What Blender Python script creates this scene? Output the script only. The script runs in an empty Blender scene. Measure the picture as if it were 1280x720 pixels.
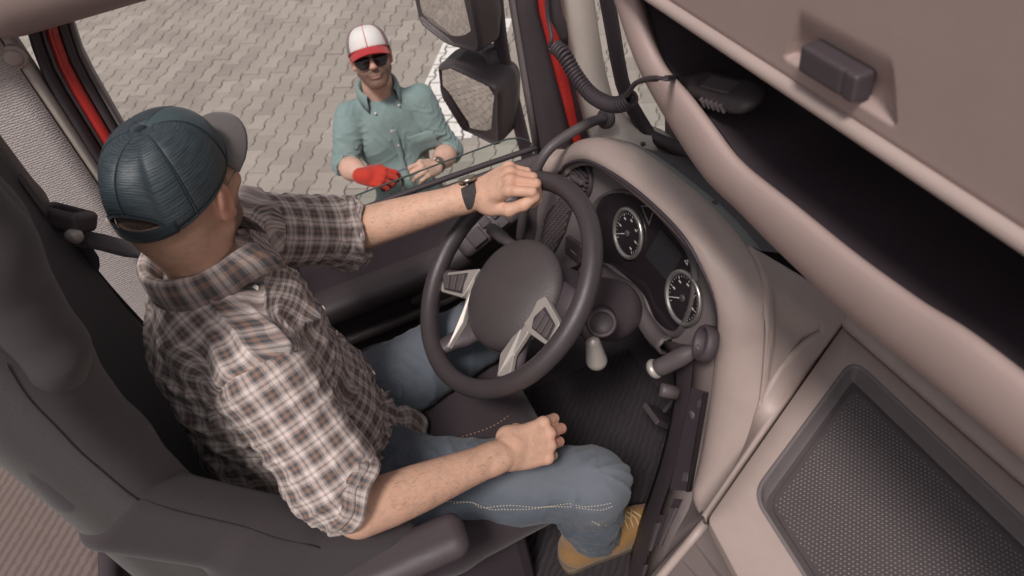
# Driver in a truck cab, seen from above the passenger side; a second man outside on the paving.
# Units are metres. +X = right of the truck, +Y = forward, +Z = up, ground at Z = 0.
import bpy, bmesh, math, random
import numpy as np
import openvdb as vdb
from mathutils import Vector, Matrix
random.seed(7); RNG = np.random.default_rng(7)
PI = math.pi; R = math.radians
SC = bpy.context.scene; COL = SC.collection
V = lambda *a: np.array(a if len(a) > 1 else a[0], float)
def unit(v): v = np.asarray(v, float); return v / np.linalg.norm(v)

# ------------------------------------------------------------------ camera, sky, sun, exposure
cam_d = bpy.data.cameras.new('camera'); cam = bpy.data.objects.new('camera', cam_d); COL.objects.link(cam)
cam.matrix_world = Matrix(((0.39072, -0.60585, 0.69303, 0), (0.91045, 0.36533, -0.19393, 0), (-0.13569, 0.70674, 0.69434, 3.0868), (0, 0, 0, 1)))
cam_d.sensor_width = 36; cam_d.lens = 26.766; cam_d.clip_start = 0.02; cam_d.clip_end = 2000
cam_d.dof.use_dof = True; cam_d.dof.focus_distance = 1.45; cam_d.dof.aperture_fstop = 5.6
SC.camera = cam
SUN_EL, SUN_AZ = R(58), R(124)          # azimuth measured clockwise from +Y
W = bpy.data.worlds.new('World'); SC.world = W; W.use_nodes = True
wt = W.node_tree; wt.nodes.clear()
w_out = wt.nodes.new('ShaderNodeOutputWorld'); w_bg = wt.nodes.new('ShaderNodeBackground')
w_sky = wt.nodes.new('ShaderNodeTexSky'); w_sky.sky_type = 'NISHITA'; w_sky.sun_disc = False
w_sky.sun_elevation = SUN_EL; w_sky.sun_rotation = SUN_AZ; w_sky.dust_density = 3.0
w_hs = wt.nodes.new('ShaderNodeHueSaturation'); w_hs.inputs['Saturation'].default_value = 0.22
w_mx = wt.nodes.new('ShaderNodeMix'); w_mx.data_type = 'RGBA'; w_mx.blend_type = 'MULTIPLY'; w_mx.inputs['Factor'].default_value = 1
w_mx.inputs[7].default_value = (0.99, 0.95, 0.945, 1)
wt.links.new(w_sky.outputs[0], w_hs.inputs['Color']); wt.links.new(w_hs.outputs[0], w_mx.inputs[6])
wt.links.new(w_mx.outputs[2], w_bg.inputs['Color']); w_bg.inputs['Strength'].default_value = 0.085
wt.links.new(w_bg.outputs[0], w_out.inputs['Surface'])
sun_d = bpy.data.lights.new('sun', 'SUN'); sun_d.energy = 2.6; sun_d.angle = R(11); sun_d.color = (1.0, 0.94, 0.89)
sun = bpy.data.objects.new('sun', sun_d); COL.objects.link(sun)
sdir = V(math.sin(SUN_AZ) * math.cos(SUN_EL), math.cos(SUN_AZ) * math.cos(SUN_EL), math.sin(SUN_EL))
sun.rotation_euler = Vector(sdir).to_track_quat('Z', 'Y').to_euler()
sun.location = (6, -6, 9)
vs = SC.view_settings; vs.view_transform = 'Standard'; vs.look = 'None'; vs.exposure = 0.1; vs.gamma = 1.0; vs.use_curve_mapping = False
SC.cycles.max_bounces = 8; SC.cycles.sample_clamp_indirect = 6

# ------------------------------------------------------------------ object helpers
WORLD_OFF = {}
def reg(o, off): WORLD_OFF[o.name] = V(off)
def thing(name, label, cat, loc, group=None):
    o = bpy.data.objects.new(name, None); COL.objects.link(o); o.location = loc; o.empty_display_size = 0.05
    o['label'] = label; o['category'] = cat
    if group: o['group'] = group
    reg(o, loc); return o
def tag(o, label, cat, group=None):
    o['label'] = label; o['category'] = cat
    if group: o['group'] = group
    return o
def obj(name, verts, faces, mat, parent=None, smooth=False, label=None, kind=None):
    """one mesh object; verts are given in world space"""
    off = WORLD_OFF[parent.name] if parent else V(0, 0, 0)
    vv = np.asarray(verts, float) - off
    me = bpy.data.meshes.new(name)
    if isinstance(faces, np.ndarray):
        me.vertices.add(len(vv)); me.vertices.foreach_set('co', vv.astype(np.float32).ravel())
        nf, k = faces.shape
        me.loops.add(nf * k); me.loops.foreach_set('vertex_index', faces.astype(np.int32).ravel())
        me.polygons.add(nf); me.polygons.foreach_set('loop_start', np.arange(0, nf * k, k, dtype=np.int32))
        me.update(calc_edges=True); me.validate()
    else:
        me.from_pydata([tuple(p) for p in vv], [], [tuple(f) for f in faces])
    if smooth: me.polygons.foreach_set('use_smooth', [True] * len(me.polygons))
    me.materials.append(mat)
    o = bpy.data.objects.new(name, me); COL.objects.link(o)
    if parent: o.parent = parent
    reg(o, off)
    if label: o['label'] = label
    if kind: o['kind'] = kind
    return o
def fixn(o):
    bm = bmesh.new(); bm.from_mesh(o.data); bmesh.ops.recalc_face_normals(bm, faces=bm.faces); bm.to_mesh(o.data); bm.free(); return o
def bevel(o, w, seg=2, ang=35):
    m = o.modifiers.new('bevel', 'BEVEL'); m.width = w; m.segments = seg; m.limit_method = 'ANGLE'; m.angle_limit = R(ang); return o
def solid(o, t, off=-1):
    m = o.modifiers.new('solid', 'SOLIDIFY'); m.thickness = t; m.offset = off; return o
def subd(o, n=2):
    m = o.modifiers.new('sub', 'SUBSURF'); m.levels = n; m.render_levels = n; return o
class G:
    """collects simple shapes for one mesh"""
    def __init__(s): s.v = []; s.f = []
    def add(s, vs_, fs_):
        n = len(s.v); s.v += [tuple(p) for p in vs_]; s.f += [tuple(i + n for i in f) for f in fs_]; return s
    def grid(s, rows, cu=False, cv=False):
        nr, nc = len(rows), len(rows[0]); vs_ = [p for r in rows for p in r]; fs_ = []
        for i in range(nr if cu else nr - 1):
            for j in range(nc if cv else nc - 1):
                a, b = i, (i + 1) % nr; c, d = j, (j + 1) % nc
                fs_.append((a * nc + c, a * nc + d, b * nc + d, b * nc + c))
        return s.add(vs_, fs_)
    def loft(s, rings, cap=True):
        n = len(rings[0]); base = len(s.v); s.grid(rings, cv=True)
        if cap:
            s.f.append(tuple(base + i for i in range(n - 1, -1, -1))); s.f.append(tuple(base + (len(rings) - 1) * n + i for i in range(n)))
        return s
    def tube(s, path, r, n=12, cap=True, flat=1.0, upv=None):
        path = [V(p) for p in path]; rs = r if hasattr(r, '__len__') else [r] * len(path)
        t0 = unit(path[1] - path[0]); up = V(0, 0, 1) if abs(t0[2]) < .9 else V(1, 0, 0)
        if upv is not None: up = V(upv)
        rings = []; prev = unit(np.cross(t0, up))
        for i, p in enumerate(path):
            t = unit(path[min(i + 1, len(path) - 1)] - path[max(i - 1, 0)])
            a = unit(prev - t * (prev @ t)); b = np.cross(t, a); prev = a
            rings.append([p + rs[i] * (math.cos(k * 2 * PI / n) * a + flat * math.sin(k * 2 * PI / n) * b) for k in range(n)])
        return s.loft(rings, cap)
    def box(s, c, h, ax=None):
        c = V(c); A = np.eye(3) if ax is None else np.array([unit(q) for q in ax])
        vs_ = [c + A.T @ (V(h) * V(i, j, k)) for i in (-1, 1) for j in (-1, 1) for k in (-1, 1)]
        return s.add(vs_, [(0, 1, 3, 2), (4, 6, 7, 5), (0, 4, 5, 1), (2, 3, 7, 6), (0, 2, 6, 4), (1, 5, 7, 3)])
    def prism(s, pts, d):
        """polygon pts (3D) extruded by vector d"""
        pts = [V(p) for p in pts]; n = len(pts); d = V(d)
        return s.add(pts + [p + d for p in pts], [tuple(range(n - 1, -1, -1)), tuple(range(n, 2 * n))] + [(i, (i + 1) % n, n + (i + 1) % n, n + i) for i in range(n)])
    def disc(s, c, nrm, r, h, n=24, r2=None):
        c = V(c); z = unit(nrm); x = unit(np.cross(z, V(.3, .9, .2))); y = np.cross(z, x); r2 = r if r2 is None else r2
        ring = lambda q, rr: [q + rr * (math.cos(k * 2 * PI / n) * x + math.sin(k * 2 * PI / n) * y) for k in range(n)]
        return s.loft([ring(c, r), ring(c + z * h, r2)])
    def lathe(s, c, nrm, prof, n=28, xdir=(.3, .9, .2)):
        """prof: list of (radius, height along nrm)"""
        c = V(c); z = unit(nrm); x = unit(np.cross(z, V(xdir))); y = np.cross(z, x)
        return s.loft([[c + z * h + r * (math.cos(k * 2 * PI / n) * x + math.sin(k * 2 * PI / n) * y) for k in range(n)] for r, h in prof])
    def build(s, name, mat, parent=None, smooth=False, **k):
        return obj(name, s.v, s.f, mat, parent, smooth, **k)
def bez(pts, n=40, closed=False):
    """Catmull-Rom through pts, evenly resampled to n points"""
    P = np.array([V(p) for p in pts]); m = len(P); out = []
    segs = m if closed else m - 1
    for i in range(segs):
        if closed: p0, p1, p2, p3 = P[(i - 1) % m], P[i], P[(i + 1) % m], P[(i + 2) % m]
        else: p1, p2 = P[i], P[i + 1]; p0 = P[i - 1] if i else 2 * p1 - p2; p3 = P[i + 2] if i + 2 < m else 2 * p2 - p1
        for k in range(16):
            t = k / 16; out.append(.5 * ((2 * p1) + (-p0 + p2) * t + (2 * p0 - 5 * p1 + 4 * p2 - p3) * t * t + (-p0 + 3 * p1 - 3 * p2 + p3) * t ** 3))
    out.append(P[0] if closed else P[-1]); out = np.array(out)
    L = np.concatenate([[0], np.cumsum(np.linalg.norm(np.diff(out, axis=0), axis=1))])
    q = np.linspace(0, L[-1], n + 1 if closed else n); r = np.stack([np.interp(q, L, out[:, k]) for k in range(P.shape[1])], 1)
    return r[:-1] if closed else r
def roundpoly(pts, r, seg=5):
    """2D polygon with rounded corners"""
    out = []; n = len(pts)
    for i in range(n):
        p, a, b = V(pts[i]), V(pts[i - 1]), V(pts[(i + 1) % n]); da, db = unit(a - p), unit(b - p)
        rr = min(r if not hasattr(r, '__len__') else r[i], .45 * np.linalg.norm(a - p), .45 * np.linalg.norm(b - p))
        for k in range(seg + 1):
            t = k / seg; q0 = p + da * rr; q1 = p + db * rr
            out.append((1 - t) ** 2 * q0 + 2 * t * (1 - t) * p + t * t * q1)
    return out

# ------------------------------------------------------------------ signed-distance modelling (organic shapes)
class SDF:
    def __init__(s, lo, hi, h):
        s.h = h; s.lo = V(lo); s.n = np.ceil((V(hi) - s.lo) / h).astype(int) + 1
        s.D = np.full(tuple(s.n), .3, np.float32)
    def sub(s, lo, hi):
        a = np.clip(np.floor((V(lo) - s.lo) / s.h).astype(int), 0, s.n - 1); b = np.clip(np.ceil((V(hi) - s.lo) / s.h).astype(int) + 1, 1, s.n)
        sl = tuple(slice(i, max(j, i + 1)) for i, j in zip(a, b))
        ax = [(s.lo[k] + s.h * np.arange(sl[k].start, sl[k].stop)).astype(np.float32) for k in range(3)]
        return sl, ax[0][:, None, None], ax[1][None, :, None], ax[2][None, None, :]
    def put(s, sl, d, k, mode):
        A = s.D[sl]
        if mode == 'add':
            if k <= 0: s.D[sl] = np.minimum(A, d); return
            hh = np.clip(.5 + .5 * (A - d) / k, 0, 1); s.D[sl] = A + (d - A) * hh - k * hh * (1 - hh)
        else:
            if k <= 0: s.D[sl] = np.maximum(A, -d); return
            hh = np.clip(.5 - .5 * (A + d) / k, 0, 1); s.D[sl] = A + (-d - A) * hh + k * hh * (1 - hh)
    def cone(s, a, ra, b, rb, k=.01, mode='add', flat=None):
        a, b = V(a), V(b); pad = k + 4 * s.h + max(ra, rb); sl, x, y, z = s.sub(np.minimum(a, b) - pad, np.maximum(a, b) + pad)
        ba = (b - a).astype(np.float32); L2 = float(ba @ ba) + 1e-12
        px, py, pz = x - a[0], y - a[1], z - a[2]
        t = np.clip((px * ba[0] + py * ba[1] + pz * ba[2]) / L2, 0, 1)
        qx, qy, qz = px - t * ba[0], py - t * ba[1], pz - t * ba[2]
        if flat is not None:       # flat = (direction, factor): squashed across that direction
            n, f = unit(flat[0]), flat[1]; dn = qx * n[0] + qy * n[1] + qz * n[2]; g = 1 / f - 1
            qx, qy, qz = qx + dn * n[0] * g, qy + dn * n[1] * g, qz + dn * n[2] * g
        d = np.sqrt(qx * qx + qy * qy + qz * qz) - (ra + t * (rb - ra))
        s.put(sl, d.astype(np.float32), k, mode); return s
    def chain(s, pts, rs, k=.01, **kw):
        for i in range(len(pts) - 1): s.cone(pts[i], rs[i], pts[i + 1], rs[i + 1], k, **kw)
        return s
    def ell(s, c, r, k=.01, ax=None, mode='add'):
        c, r = V(c), V(r); pad = k + 4 * s.h + r.max(); sl, x, y, z = s.sub(c - pad, c + pad)
        A = np.eye(3) if ax is None else np.array([unit(q) for q in ax]); px, py, pz = x - c[0], y - c[1], z - c[2]
        l = [A[i][0] * px + A[i][1] * py + A[i][2] * pz for i in range(3)]
        k0 = np.sqrt(sum((l[i] / r[i]) ** 2 for i in range(3))); k1 = np.sqrt(sum((l[i] / r[i] ** 2) ** 2 for i in range(3))) + 1e-6
        s.put(sl, (k0 * (k0 - 1) / k1).astype(np.float32), k, mode); return s
    def box(s, c, hf, rd=.01, k=.01, ax=None, mode='add'):
        c, hf = V(c), V(hf); pad = k + 4 * s.h + np.linalg.norm(hf); sl, x, y, z = s.sub(c - pad, c + pad)
        A = np.eye(3) if ax is None else np.array([unit(q) for q in ax]); px, py, pz = x - c[0], y - c[1], z - c[2]
        q = [np.abs(A[i][0] * px + A[i][1] * py + A[i][2] * pz) - (hf[i] - rd) for i in range(3)]
        d = np.sqrt(sum(np.maximum(t, 0) ** 2 for t in q)) + np.minimum(np.maximum(np.maximum(q[0], q[1]), q[2]), 0) - rd
        s.put(sl, d.astype(np.float32), k, mode); return s
    def cut(s, p, n, k=0):
        """keep the side where (x-p).n < 0"""
        n = unit(n); sl, x, y, z = s.sub(s.lo - 1, s.lo + 10); d = (x - p[0]) * n[0] + (y - p[1]) * n[1] + (z - p[2]) * n[2]
        s.D = np.maximum(s.D, d.astype(np.float32)); return s
    def mesh(s, M=None):
        D = np.clip(s.D, -4 * s.h, 4 * s.h)
        D[0] = D[-1] = 4 * s.h; D[:, 0] = D[:, -1] = 4 * s.h; D[:, :, 0] = D[:, :, -1] = 4 * s.h
        g = vdb.FloatGrid(4 * s.h); g.copyFromArray(np.ascontiguousarray(D))
        v, q = g.convertToQuads(isovalue=0.0)[:2] if False else g.convertToQuads()[:2]
        v = v.astype(np.float64) * s.h + s.lo; q = np.asarray(q)
        a, b, c, d = (v[q[:, i]] for i in range(4)); vol = (np.cross(b - a, c - a) * a).sum() + (np.cross(c - a, d - a) * a).sum()
        if vol < 0: q = q[:, ::-1]
        if M is not None:
            M = np.array(M); v = v @ M[:3, :3].T + M[:3, 3]
        return v, np.ascontiguousarray(q)
def smooth_mesh(v, q, it=4, lam=.5):
    e = np.concatenate([q[:, [0, 1]], q[:, [1, 2]], q[:, [2, 3]], q[:, [3, 0]]]); n = len(v)
    cnt = np.bincount(e[:, 0], minlength=n) + np.bincount(e[:, 1], minlength=n)
    for i in range(it):
        for l in (lam, -lam * 1.03):
            s = np.stack([np.bincount(e[:, 0], v[e[:, 1], k], n) + np.bincount(e[:, 1], v[e[:, 0], k], n) for k in range(3)], 1) / np.maximum(cnt, 1)[:, None]
            v = v + l * (s - v)
    return v
def vnormals(v, q):
    fn = np.cross(v[q[:, 2]] - v[q[:, 0]], v[q[:, 3]] - v[q[:, 1]]); n = np.zeros_like(v)
    for i in range(4):
        for k in range(3): n[:, k] += np.bincount(q[:, i], fn[:, k], len(v))
    return n / (np.linalg.norm(n, axis=1, keepdims=True) + 1e-12)
def corner_attr(o, name, arr):
    at = o.data.attributes.new(name, 'FLOAT_VECTOR', 'CORNER'); at.data.foreach_set('vector', np.ascontiguousarray(arr, np.float32).ravel())
def point_attr(o, name, arr):
    at = o.data.attributes.new(name, 'FLOAT', 'POINT'); at.data.foreach_set('value', np.ascontiguousarray(arr, np.float32).ravel())
def sdf_obj(name, S, mat, parent=None, it=3, **k):
    v, q = S.mesh(); v = smooth_mesh(v, q, it); return obj(name, v, q, mat, parent, True, **k)
def frame(o, x, y, z):
    M = np.eye(4); M[:3, 0] = x; M[:3, 1] = y; M[:3, 2] = z; M[:3, 3] = o; return M

# ------------------------------------------------------------------ materials
class N:
    def __init__(s, name):
        s.m = bpy.data.materials.new(name); s.m.use_nodes = True; s.t = s.m.node_tree; s.b = s.t.nodes['Principled BSDF']
    def n(s, typ, **kw):
        q = s.t.nodes.new('ShaderNode' + typ)
        for k, v in kw.items():
            if hasattr(q, k) and not isinstance(v, tuple): setattr(q, k, v)
            else: q.inputs[k.replace('_', ' ')].default_value = v
        return q
    def l(s, a, b): s.t.links.new(a, b)
    def math(s, op, a, b=None, c=None):
        q = s.t.nodes.new('ShaderNodeMath'); q.operation = op
        for i, x in enumerate((a, b, c)):
            if x is None: continue
            if isinstance(x, (int, float)): q.inputs[i].default_value = x
            else: s.l(x, q.inputs[i])
        return q.outputs[0]
    def mix(s, f, a, b, mode='MIX'):
        q = s.t.nodes.new('ShaderNodeMix'); q.data_type = 'RGBA'; q.blend_type = mode
        for i, x in ((0, f), (6, a), (7, b)):
            if isinstance(x, (int, float)): q.inputs[i].default_value = x
            elif isinstance(x, tuple): q.inputs[i].default_value = (*x, 1) if len(x) == 3 else x
            else: s.l(x, q.inputs[i])
        return q.outputs[2]
    def coord(s, kind='Object', scale=None):
        c = s.t.nodes.new('ShaderNodeTexCoord').outputs[kind]
        if scale:
            mp = s.t.nodes.new('ShaderNodeMapping'); mp.inputs['Scale'].default_value = scale; s.l(c, mp.inputs[0]); c = mp.outputs[0]
        return c
    def noise(s, scale, vec=None, detail=3, rough=.55):
        q = s.t.nodes.new('ShaderNodeTexNoise'); q.inputs['Scale'].default_value = scale; q.inputs['Detail'].default_value = detail; q.inputs['Roughness'].default_value = rough
        s.l(vec if vec is not None else s.coord(), q.inputs['Vector']); return q.outputs['Fac']
    def ramp(s, f, stops, interp='LINEAR'):
        q = s.t.nodes.new('ShaderNodeValToRGB'); q.color_ramp.interpolation = interp; e = q.color_ramp.elements
        while len(e) < len(stops): e.new(.5)
        for i, (p, c) in enumerate(stops): e[i].position = p; e[i].color = (*c, 1) if len(c) == 3 else c
        s.l(f, q.inputs[0]); return q.outputs['Color']
    def bump(s, h, st=.3, dist=.001, prev=None):
        q = s.t.nodes.new('ShaderNodeBump'); q.inputs['Strength'].default_value = st; q.inputs['Distance'].default_value = dist
        s.l(h, q.inputs['Height'])
        if prev is not None: s.l(prev, q.inputs['Normal'])
        s.l(q.outputs[0], s.b.inputs['Normal']); return q.outputs[0]
    def set(s, **kw):
        for k, v in kw.items():
            k = k.replace('_', ' '); i = s.b.inputs[k]
            if hasattr(v, 'is_linked'): s.l(v, i)
            else: i.default_value = (*v, 1) if isinstance(v, tuple) and len(v) == 3 and i.type == 'RGBA' else v
        return s
def plain(name, col, rough=.55, grain=900, gs=.25, gd=.0006, var=.12, vs_=14, metal=0, spec=.5, coat=0):
    m = N(name); f = m.noise(vs_, detail=4)
    c = m.mix(f, tuple(x * (1 - var) for x in col), tuple(min(x * (1 + var), 1) for x in col))
    m.set(Base_Color=c, Metallic=metal, Coat_Weight=coat); m.b.inputs['Specular IOR Level'].default_value = spec
    rr = m.math('MULTIPLY_ADD', m.noise(60, detail=3), .2, rough - .1); m.l(rr, m.b.inputs['Roughness'])
    if grain:
        v = m.n('TexVoronoi'); v.inputs['Scale'].default_value = grain; m.l(m.coord(), v.inputs['Vector'])
        m.bump(v.outputs['Distance'], gs, gd)
    return m.m
def fabric(name, col, sc=900, amt=.3, gs=.5, sheen=.15, var=.15):
    m = N(name); n1 = m.math('MULTIPLY_ADD', m.noise(sc * .3, detail=3, rough=.8), .55, m.math('MULTIPLY', m.noise(sc, detail=1), .45)); n2 = m.noise(9, detail=4)
    c = m.mix(n1, tuple(x * (1 - amt) for x in col), tuple(min(1, x * (1 + amt)) for x in col))
    c = m.mix(n2, c, m.mix(1.0, c, (1 - var,) * 3, 'MULTIPLY'))
    m.set(Base_Color=c, Roughness=.9, Sheen_Weight=sheen); m.b.inputs['Specular IOR Level'].default_value = .2
    m.bump(n1, gs, .0012); return m.m
# ------------------------------------------------------------------ shared materials
DK = (0.062, 0.047, 0.054); TAUPE = (0.40, 0.315, 0.288)
m_dark = plain('dark_plastic', DK, .55, gs=.35)
m_dark2 = plain('charcoal_plastic', (0.085, 0.068, 0.072), .5, gs=.3)
m_black = plain('black_rubber', (0.045, 0.033, 0.040), .6, gs=.2)
m_gloss = plain('gloss_black', (0.02, 0.015, 0.018), .15, grain=0)
m_leather = plain('wheel_leather', (0.048, 0.038, 0.041), .42, grain=700, gs=.3, gd=.0008)
m_pad = plain('airbag_cover', (0.062, 0.05, 0.053), .5, grain=500, gs=.5, gd=.001)
m_taupe = plain('taupe_plastic', TAUPE, .42, grain=850, gs=.45)
m_taupe_soft = plain('taupe_soft_trim', (0.37, 0.275, 0.255), .6, grain=600, gs=.2, var=.06)
m_cream = plain('cream_plastic', (0.56, 0.49, 0.44), .5, grain=900, gs=.2, var=.07)
m_teal = plain('grey_vent_strip', (0.17, 0.175, 0.175), .55)
m_greypan = plain('grey_panel', (0.165, 0.14, 0.142), .5, gs=.3)
m_silver = plain('brushed_silver', (0.40, 0.36, 0.335), .42, grain=0, metal=.35)
m_chrome = plain('gauge_ring', (0.42, 0.39, 0.375), .3, grain=0, metal=.8)
m_red = plain('red_paint', (0.48, 0.035, 0.03), .3, grain=0, coat=.5)
m_white = plain('white_marks', (0.50, 0.48, 0.46), .5, grain=0)
m_seat = fabric('seat_fabric', (0.080, 0.070, 0.073), 1500, .65, .9)
m_seatd = fabric('seat_dark_fabric', (0.042, 0.031, 0.036), 1400, .4, .5)
m_seatm = fabric('seat_brown_fabric', (0.056, 0.046, 0.049), 1500, .6, .9)
m_strap = fabric('belt_webbing', (0.17, 0.155, 0.165), 2200, .3, .5)
def m_headl():
    m = N('woven_trim'); mp = m.coord(scale=(1, 1, 1)); w = m.n('TexWave', wave_type='BANDS', bands_direction='Z'); m.l(mp, w.inputs['Vector'])
    w.inputs['Scale'].default_value = 62; w.inputs['Distortion'].default_value = 5; w.inputs['Detail'].default_value = 2; w.inputs['Detail Scale'].default_value = 3
    n = m.noise(700, detail=2); f = m.math('MULTIPLY_ADD', w.outputs['Fac'], .5, m.math('MULTIPLY', n, .5))
    m.set(Base_Color=m.ramp(f, [(.2, (.38, .335, .325)), (.8, (.56, .50, .485))]), Roughness=.9); m.bump(f, .7, .002); return m.m
m_woven = m_headl()
def m_mat():
    m = N('bunk_weave'); c = m.coord(); mp = m.n('Mapping'); mp.inputs['Rotation'].default_value = (0, 0, R(-59)); m.l(c, mp.inputs[0])
    w = m.n('TexWave', wave_type='BANDS', bands_direction='X'); m.l(mp.outputs[0], w.inputs['Vector']); w.inputs['Scale'].default_value = 15; w.inputs['Distortion'].default_value = 1.6; w.inputs['Detail'].default_value = 1; w.inputs['Detail Scale'].default_value = 5
    w2 = m.n('TexWave', wave_type='BANDS', bands_direction='Y'); m.l(mp.outputs[0], w2.inputs['Vector']); w2.inputs['Scale'].default_value = 90; w2.inputs['Distortion'].default_value = 1
    n = m.noise(500, detail=2); f = m.math('ADD', m.math('MULTIPLY', w.outputs['Fac'], .5), m.math('ADD', m.math('MULTIPLY', w2.outputs['Fac'], .15), m.math('MULTIPLY', n, .3)))
    m.set(Base_Color=m.ramp(f, [(.1, (.10, .073, .068)), (.5, (.155, .115, .106)), (1, (.19, .145, .135))]), Roughness=.9); m.bump(f, .6, .003); return m.m
m_bunk = m_mat()
def m_glass_(name, rough=0.0, tint=(.93, .97, .95)):
    m = N(name); t = m.t; tr = t.nodes.new('ShaderNodeBsdfTransparent'); tr.inputs[0].default_value = (*tint, 1)
    gl = t.nodes.new('ShaderNodeBsdfGlossy'); gl.inputs['Roughness'].default_value = .02
    fr = t.nodes.new('ShaderNodeFresnel'); fr.inputs['IOR'].default_value = 1.45; mx = t.nodes.new('ShaderNodeMixShader')
    geo = t.nodes.new('ShaderNodeNewGeometry')
    f = m.math('MULTIPLY', fr.outputs[0], m.math('SUBTRACT', 1.0, geo.outputs['Backfacing']))
    m.l(f, mx.inputs[0]); m.l(tr.outputs[0], mx.inputs[1]); m.l(gl.outputs[0], mx.inputs[2])
    m.l(mx.outputs[0], t.nodes['Material Output'].inputs['Surface']); return m.m
m_pane = m_glass_('window_glass')
def m_mirror_():
    m = N('mirror_glass'); m.set(Base_Color=(.80, .77, .75), Metallic=1.0, Roughness=.03)
    w = m.n('TexWave', wave_type='BANDS', bands_direction='Z'); m.l(m.coord(), w.inputs['Vector']); w.inputs['Scale'].default_value = 40; w.inputs['Distortion'].default_value = 3
    m.bump(w.outputs['Fac'], .015, .0006); return m.m
m_mirror = m_mirror_()

# ------------------------------------------------------------------ ground and paving stones
PA, PO = 1.00399, V(-5.390, -0.035)
EX, EY = V(math.cos(PA), math.sin(PA)), V(-math.sin(PA), math.cos(PA)); PITCH, LEN = .1428, .20
def m_paver():
    m = N('concrete_paver'); geo = m.n('NewGeometry'); pos = geo.outputs['Position']
    oi = m.n('ObjectInfo'); at = m.n('Attribute', attribute_name='rnd')
    rnd = m.math('FRACT', m.math('ADD', oi.outputs['Random'], at.outputs['Fac']))
    f = m.math('ADD', m.math('MULTIPLY', m.noise(1.1, pos, 5), .7), m.math('MULTIPLY', m.noise(55, pos, 4, .75), .45))
    c = m.ramp(f, [(.25, (.235, .203, .178)), (.55, (.315, .275, .244)), (.85, (.385, .342, .305))])
    v = m.math('MULTIPLY_ADD', rnd, .26, .85); cc = m.n('CombineColor'); [m.l(v, cc.inputs[i]) for i in range(3)]
    c = m.mix(1.0, c, cc.outputs[0], 'MULTIPLY')
    blot = m.ramp(m.noise(2.6, pos, 5, .7), [(.63, (1, 1, 1)), (.72, (.72, .70, .66))]); c = m.mix(1.0, c, blot, 'MULTIPLY')
    m.set(Base_Color=c, Roughness=.9); m.bump(m.noise(180, pos, 4, .8), .5, .003); return m.m
m_pav = m_paver()
m_joint = plain('joint_sand', (.085, .066, .055), .95, grain=0, var=.35, vs_=5)
def paver_shape(px=0, py=0):
    wE, wW, g = PITCH / 2 + .0112 - .0029, PITCH / 2 - .0112 - .0029, LEN / 2 - .0032
    o = [(wE, -g), (wE, -.068), (wW, -.033), (wW, .033), (wE, .068), (wE, g)]; return o + [(-x, -y) for x, y in o]
PO2 = paver_shape()
def paver_mesh(full=True):
    ins = []
    n = len(PO2)
    for i in range(n):
        p, a, b = V(PO2[i]), V(PO2[i - 1]), V(PO2[(i + 1) % n]); d1, d2 = unit(p - a), unit(b - p)
        nn = unit(V(-d1[1], d1[0]) + V(-d2[1], d2[0])); ins.append(p + nn * .0038)
    top = [(x, y, 0.0) for x, y in ins]; ch = [(x, y, -.0045) for x, y in PO2]; bt = [(x, y, -.03) for x, y in PO2]
    # split the bone-shaped top in three convex pieces
    f = [(0, 1, 10, 11), (1, 2, 9, 10), (2, 3, 8, 9), (3, 4, 7, 8), (4, 5, 6, 7)]
    f += [(12 + i, 12 + (i + 1) % n, (i + 1) % n, i) for i in range(n)]
    v = top + ch
    if full: v += bt; f += [(24 + i, 24 + (i + 1) % n, 12 + (i + 1) % n, 12 + i) for i in range(n)]
    return v, f
ground = thing('ground', 'grey beige interlocking block paving outside the truck', 'ground', (0, 0, 0)); ground['kind'] = 'structure'
gs_ = G(); S_ = 600
gs_.add([(-S_, -S_, -.016), (S_, -S_, -.016), (S_, S_, -.016), (-S_, S_, -.016)], [(0, 1, 2, 3)])
def m_sheet():
    m = N('far_paving'); geo = m.n('NewGeometry'); sp = m.n('SeparateXYZ'); m.l(geo.outputs['Position'], sp.inputs[0])
    a = m.math('MULTIPLY', m.math('LESS_THAN', m.math('ABSOLUTE', m.math('ADD', sp.outputs[0], 7.3)), 6.3), m.math('LESS_THAN', m.math('ABSOLUTE', m.math('ADD', sp.outputs[1], 1.5)), 7.4))
    far = m.ramp(m.noise(1.2, geo.outputs['Position'], 6, .7), [(.3, (.25, .205, .178)), (.7, (.33, .275, .24))])
    m.set(Base_Color=m.mix(a, far, m.mix(m.noise(6, geo.outputs['Position']), (.045, .038, .033), (.085, .07, .06))), Roughness=.95); return m.m
gs_.build('ground_sheet', m_sheet(), ground)
CM = np.array([[0.39072, 0.91045, -0.13569], [0.60585, -0.36533, -0.70674], [-0.69303, 0.19393, -0.69434]])
def seen(p):                    # only used to choose which stones become objects of their own
    c = CM @ (V(p) - V(0, 0, 3.0868)); return 640 + 951.6 * c[0] / c[2], 360 + 951.6 * c[1] / c[2], c[2]
cells = []
for i in range(-150, 151):
    for k in range(-80, 81):
        q = PO + EX * (i * PITCH) - EY * ((i / 2 - math.floor(i / 2) + k + .5) * LEN)
        if not (-13.6 < q[0] < -1.05 and -8.9 < q[1] < 5.9): continue
        x, y, d = seen((q[0], q[1], 0)); vis = 0
        if d > 0 and -20 < y < 300:
            edge = 60 + (y - 20) * .62
            if edge - 12 < x < 690 - .0 * y and y < 300: vis = 1
            if 772 < x < 880 and y < 230 and x < 800 + y * .4: vis = 1
            if vis and 430 < x < 560 and 100 < y < 225: vis = 0      # behind the standing man
        cells.append((d if vis else 1e6 + d, q, RNG.random()))
cells.sort(key=lambda t: t[0])
pv, pf = paver_mesh(); pm = bpy.data.meshes.new('paver'); pm.from_pydata(pv, [], pf); pm.materials.append(m_pav)
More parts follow.
